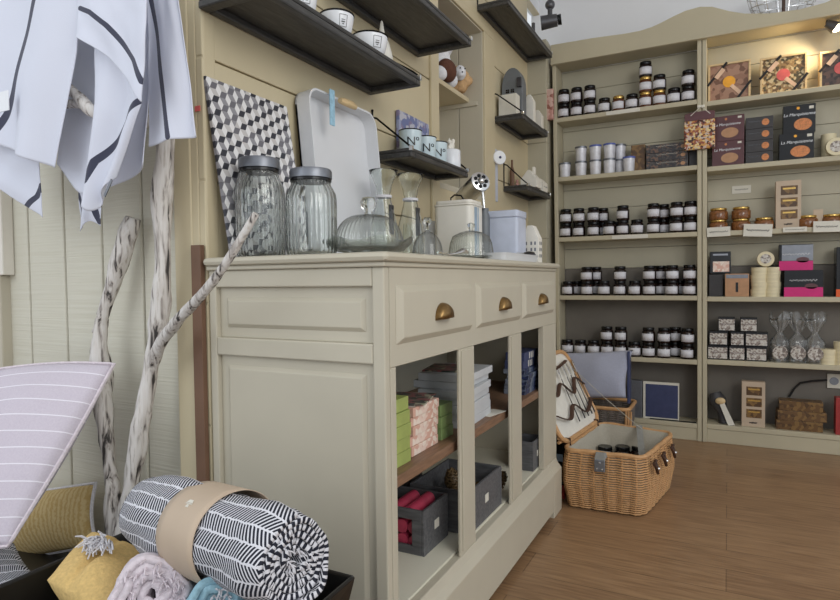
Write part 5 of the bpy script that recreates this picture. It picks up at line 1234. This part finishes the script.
def tassels(t, f, us, n, mat, ln=.02, r=.0016, v0=.0, v1=1, nm='fringe'):
    m = MB()
    for k in range(n):
        u = us[k % len(us)]; v = v0 + (v1 - v0) * rnd.random(); p = f(u, v); q = f(.5, v); out = (p - q).normalized()
        d = (out + Vector((rnd.uniform(-1, 1), rnd.uniform(-1, 1), rnd.uniform(-1.2, .4))) * .7).normalized() * ln * rnd.uniform(.5, 1.1)
        m.tube([p, p + d * .5 + Vector((0, 0, -.001)), p + d + Vector((0, 0, -.004))], [r, r, r * .6], 4)
    rel(m.build(nm, mat, t, smooth=True))
tassels(t, f, (1.0,), 40, 'tassel', .010, .0011, 0, .35)
# smaller throws in the tray
t, f, _ = roll('rolled_throw', 'pale pink cotton throw rolled with fringed end towards the camera', atD(152, 592, .88), atD(182, 588, 1.04), .062, .0135, 'pinkcotton', .012, .008, .82, .008, seed=3, wob=.016)
tassels(t, f, (0.0,), 90, 'pinkcotton', .014, .0016, .3, 1)
t, f, _ = roll('rolled_throw', 'sky blue cotton throw rolled, between pink throw and herringbone throw', atD(216, 606, .83), atD(232, 598, .97), .044, .012, 'bluecotton', .011, .008, .9, .010, seed=5, wob=.012)
tassels(t, f, (0.0,), 60, 'tassel', .014, .0013, 0, .5)
t, f, _ = roll('rolled_throw', 'herringbone throw end under the large rolled throw', atD(272, 622, .82), atD(268, 600, .96), .044, .0115, 'throw', .010, .008, .95, .008, seed=8)
# mustard folded throw with white tassels
t = thing('folded_throw', 'mustard yellow folded throw with white tassels at left of tray', 'throw', (-1.02, .70, ZT + .02))
C0 = [Vector(q) for q in (atZ(47, 580, .415), atZ(116, 632, .38), atZ(146, 552, .415), atZ(92, 532, .435))]
def yf(u, v):
    p = C0[0] * (1-u) * (1-v) + C0[1] * u * (1-v) + C0[2] * u * v + C0[3] * (1-u) * v
    e = (math.sin(PI * u) * math.sin(PI * v)) ** .45
    fold = .012 * math.exp(-((u - .42 - .25 * (v - .5)) / .06) ** 2)
    return p + Vector((0, 0, .028 * e - fold * e + .008 * noise.noise(p * 14) * e))
def yg(u, v): 
    p = yf(u, v); e = (math.sin(PI * u) * math.sin(PI * v)) ** .45; return p - Vector((0, 0, .115 * e))
m = MB(); m.grid(yf, 36, 36); m.grid(yg, 36, 36); bmesh.ops.remove_doubles(m.b, verts=m.b.verts, dist=.0006)
rel(m.build('folded_cloth', 'yellow', t, smooth=True, angle=180))
m = MB(); b0 = atZ(97, 541, .452)
for k in range(70):
    p = b0 + Vector((rnd.uniform(-.02, .03), rnd.uniform(-.012, .012), rnd.uniform(-.004, .004))); d = Vector((rnd.uniform(-.2, 1), rnd.uniform(-.9, -.1), rnd.uniform(-.3, .35))).normalized() * rnd.uniform(.02, .034)
    m.tube([p, p + d * .5 + Vector((0, 0, .003)), p + d], [.0022, .002, .0012], 4)
rel(m.build('white_tassels', 'tassel', t, smooth=True))
# cushions
TR, TL, BR_, BL_ = atY(114, 364, .93), atY(0, 369, .84), atY(8, 546, .68), atY(-120, 552, .60)
cushion('striped_cushion', 'pale pink cushion with thin white stripes leaning on the boards', [TL, TR, BR_, BL_], .055, 'pinkstripe', 'pinkcotton', (.5, .5), n=36, ins_=-.04)
cushion('mustard_cushion', 'mustard woven cushion with grey piping behind the black tray', [atY(-30, 496, .93), atY(96, 483, .97), atY(97, 545, .92), atY(-25, 572, .90)], .035, 'mustardweave', 'tassel', (.4, .35), n=30)
cushion('herringbone_cushion', 'navy and white patterned cushion corner at lower left photo edge', [atY(-60, 530, .76), atY(14, 543, .80), atY(36, 577, .76), atY(-50, 610, .68)], .025, 'throw', None, (.30, .16))

# ================================================================== DRIFTWOOD AND TOWELS
def pl(pts, Ys): return [atY(x_, y_, Y) for (x_, y_), Y in zip(pts, Ys)]
def smooth(P, n=6):
    out = []; P = [P[0]] + P + [P[-1]]
    for i in range(1, len(P) - 2):
        for k in range(n):
            t_ = k / n; a, b, c, d = P[i-1], P[i], P[i+1], P[i+2]
            out.append(.5 * ((2 * b) + (c - a) * t_ + (2 * a - 5 * b + 4 * c - d) * t_ ** 2 + (-a + 3 * b - 3 * c + d) * t_ ** 3))
    return out + [P[-1]]
t = thing('driftwood_branch', 'weathered grey driftwood pole leaning left, bent in the middle, broken top', 'driftwood', (-1.33, .95, ZT))
S1 = smooth(pl([(133, 218), (122, 255), (109, 295), (101, 325), (100, 365), (104, 410), (109, 455), (114, 500), (118, 552)], [.985, .975, .965, .955, .95, .94, .93, .92, .915])); S1[-1].z = max(S1[-1].z, ZT)
n1 = len(S1); m = MB(); m.tube(S1, [(.0185 + .005 * math.sin(i * .3)) * (1.1 if i > n1 * .5 else 1) for i in range(n1)], 14, jit=.35)
p, = pl([(93, 332)], [.95]); m.tube([S1[int(n1 * .36)], p], [.008, .004], 8)
rel(m.build('weathered_pole', 'drift', t, smooth=True, angle=180))
t = thing('driftwood_branch', 'tall forked driftwood pole whose side branch crosses the counter corner', 'driftwood', (-1.25, .93, ZT))
S2 = smooth(pl([(158, -25), (163, 60), (165, 140), (162, 200), (163, 245), (161, 300), (154, 350), (145, 400), (137, 450), (128, 500), (121, 545)], [.95, .95, .95, .95, .95, .95, .945, .935, .925, .915, .905]))
n2 = len(S2); m = MB(); m.tube(S2, [(.0205 if i < n2 * .55 else .019) * (1 + .12 * math.sin(i * .45)) for i in range(n2)], 14, jit=.32)
S3 = smooth(pl([(150, 372), (160, 345), (180, 318), (206, 290), (230, 257), (256, 214)], [.945, .93, .90, .87, .86, .86]))
n3 = len(S3); m.tube(S3, [.016 - .010 * i / n3 for i in range(n3)], 12, jit=.3)
S4 = smooth(pl([(163, 118), (130, 122), (95, 112), (74, 93), (52, 78)], [.94, .89, .838, .836, .83])); m.tube(S4, [.014 - .002 * i / len(S4) for i in range(len(S4))], 12, jit=.3)
S5 = smooth(pl([(95, 112), (76, 104), (50, 106)], [.838, .836, .83])); m.tube(S5, .010, 10, jit=.3)
rel(m.build('weathered_pole', 'drift', t, smooth=True, angle=180))
def resample(poly, k):
    P = [Vector((x_, y_)) for x_, y_ in poly]; L = [0]
    for a, b in zip(P, P[1:]): L.append(L[-1] + (b - a).length)
    out = []
    for i in range(k + 1):
        d = L[-1] * i / k; j = 0
        while j < len(L) - 2 and L[j+1] < d: j += 1
        f_ = (d - L[j]) / (L[j+1] - L[j] + 1e-9); out.append(P[j] * (1-f_) + P[j+1] * f_)
    return out
def seg(p, a, b):
    ab = b - a; t_ = max(0, min(1, (p - a).dot(ab) / ab.length_squared)); return (p - a - ab * t_).length
def cloth(name, parent, cols, Y, folds=3, amp=.012, stripes=(), ph=0, th=.0018, nu=84, nv=84, tilt=0):
    k = nv; C = [resample(c, k) for c in cols]; nc = len(C) - 1
    def P2(u, v):
        s = u * nc; i = min(nc - 1, int(s)); g_ = s - i; j = int(round(v * k))
        a, b = C[i][j], C[i+1][j]; p0 = C[max(0, i-1)][j]; p3 = C[min(nc, i+2)][j]
        return .5 * ((2 * a) + (b - p0) * g_ + (2 * p0 - 5 * a + 4 * b - p3) * g_ ** 2 + (-p0 + 3 * a - 3 * b + p3) * g_ ** 3)
    def F(u, v):
        q = P2(u, v); p = atY(q.x, q.y, Y)
        o = amp * math.sin(u * folds * 2 * PI + ph + v * 1.2) * (.5 + .7 * v) + .006 * noise.noise(Vector((u * 4, v * 3, ph)))
        return Vector((p.x, Y + o + tilt * (u - .5), p.z))
    def A(u, v):
        q = P2(u, v); d = 9.0
        for pl_, w in stripes:
            for a, b in zip(pl_, pl_[1:]): d = min(d, seg(q, Vector(a), Vector(b)) / w)
        return d
    m = MB(); m.grid(F, nu, k, attr=A); return rel(m.build(name, 'towel', parent, smooth=True, solid=th, angle=180))
t = thing('striped_towel', 'white towel with navy stripe hanging at far left with white tag', 'towel', atY(20, 0, .80))
cloth('hanging_cloth', t, [[(-70, -40), (-60, 60), (-45, 128)], [(-30, -40), (-20, 60), (-8, 142)], [(30, -40), (28, 60), (22, 156)], [(80, -40), (72, 50), (50, 167)]], .79, 2.2, .012, [([(41, -12), (37, 0), (18, 62), (1, 114), (-8, 138)], 2.7)])
cloth('lower_corner', t, [[(-30, 120), (-25, 188)], [(-5, 130), (-2, 186)], [(18, 140), (20, 203)], [(36, 150), (39, 217)]], .83, 1, .008, [([(38, 185), (34, 196), (24, 207), (20, 212)], 2.4)], ph=1, nv=60)
q0, q1 = atY(-2, 93, .765), atY(9, 110, .765)
rel(MB().box(q0.x, q1.x, .764, .766, q1.z, q0.z).build('white_tag', 'white', t))
t = thing('striped_towel', 'middle white towel draped in folds with curved navy stripes', 'towel', atY(110, 0, .82))
cloth('back_drape', t, [[(58, -30), (64, 60), (56, 110), (51, 163)], [(98, -30), (100, 80), (92, 140), (86, 194)], [(124, -30), (126, 80), (126, 140), (116, 182)], [(150, -30), (148, 60), (147, 120), (146, 165)]], .865, 1.3, .012, [([(74, -5), (74, 30)], 2), ], ph=.5)
cloth('front_drape', t, [[(94, 20), (93, 110), (86, 203)], [(112, 35), (108, 110), (91, 211)], [(128, 50), (124, 120), (102, 196)], [(143, 60), (144, 105), (136, 128), (116, 178)]], .825, 1.5, .011, [([(144, 101), (128, 118), (116, 138), (97, 162), (89, 182)], 2.5)], ph=2)
cloth('top_fold', t, [[(76, -30), (80, 20), (79, 38)], [(100, -30), (102, 20), (100, 52)], [(124, -30), (126, 40), (126, 78)], [(149, -30), (148, 50), (144, 103)]], .795, 1.2, .006, [([(82, 9), (92, 13), (106, 25), (120, 42), (134, 60), (145, 83)], 2.5)], ph=3)
cloth('tail_corner', t, [[(76, 160), (78, 231)], [(84, 165), (86, 226)], [(92, 170), (90, 221)], [(100, 175), (98, 226)]], .90, 1, .006, [([(75, 186), (80, 203), (83, 216)], 1.4), ([(89, 196), (94, 210), (97, 222)], 2.2)], ph=1, nv=50, nu=50)
q = atY(105, 187, .80); m = MB(); m.hexa([(q.x - .014, .806, q.z - .014), (q.x - .010, .806, q.z - .019), (q.x - .010, .808, q.z - .019), (q.x - .014, .808, q.z - .014), (q.x + .010, .806, q.z + .017), (q.x + .014, .806, q.z + .012), (q.x + .014, .808, q.z + .012), (q.x + .010, .808, q.z + .017)]); rel(m.build('sewn_tag', 'zinc', t))
t = thing('striped_towel', 'right white towel hanging flat with one straight navy stripe', 'towel', atY(165, 0, .86))
cloth('hanging_cloth', t, [[(146, -30), (146, 60), (145, 146)], [(157, -30), (163, 60), (168, 141)], [(166, -30), (176, 60), (184, 138)], [(174, -30), (184, 60), (195, 136)]], .86, 1.2, .008, [([(148, -10), (154, 25), (163, 80), (171, 138)], 2.6)], ph=.4)
p = atY(197.5, 109, YP - .024); t = thing('red_sticker', 'tiny red sticker on the cream post beside the towel', 'sticker', p); B('sticker_paper', 'redseal', t, -.008, .008, -.001, .001, -.005, .007, .0003)
# things seen through the opening on the far left
t = thing('side_cabinet', 'brown wooden cabinet in the room beyond the opening', 'cabinet', (-3.0, 2.6, 0))
B('cabinet_body', 'backing', t, -.5, .5, -.2, .2, 0, .62, .004); B('cabinet_door', 'brownwood', t, -.2, .48, -.215, -.201, .04, .58, .003)
t = thing('blue_box', 'sky blue box on the brown cabinet beyond the opening', 'box', (-2.80, 2.55, .6205)); B('box_body', 'cloud', t, -.14, .16, -.08, .08, 0, .12, .003)
t = thing('dark_box', 'dark box on top of the sky blue box beyond opening', 'box', (-2.80, 2.56, .741)); B('box_body', 'dkgrey', t, -.13, .13, -.07, .07, 0, .10, .003)
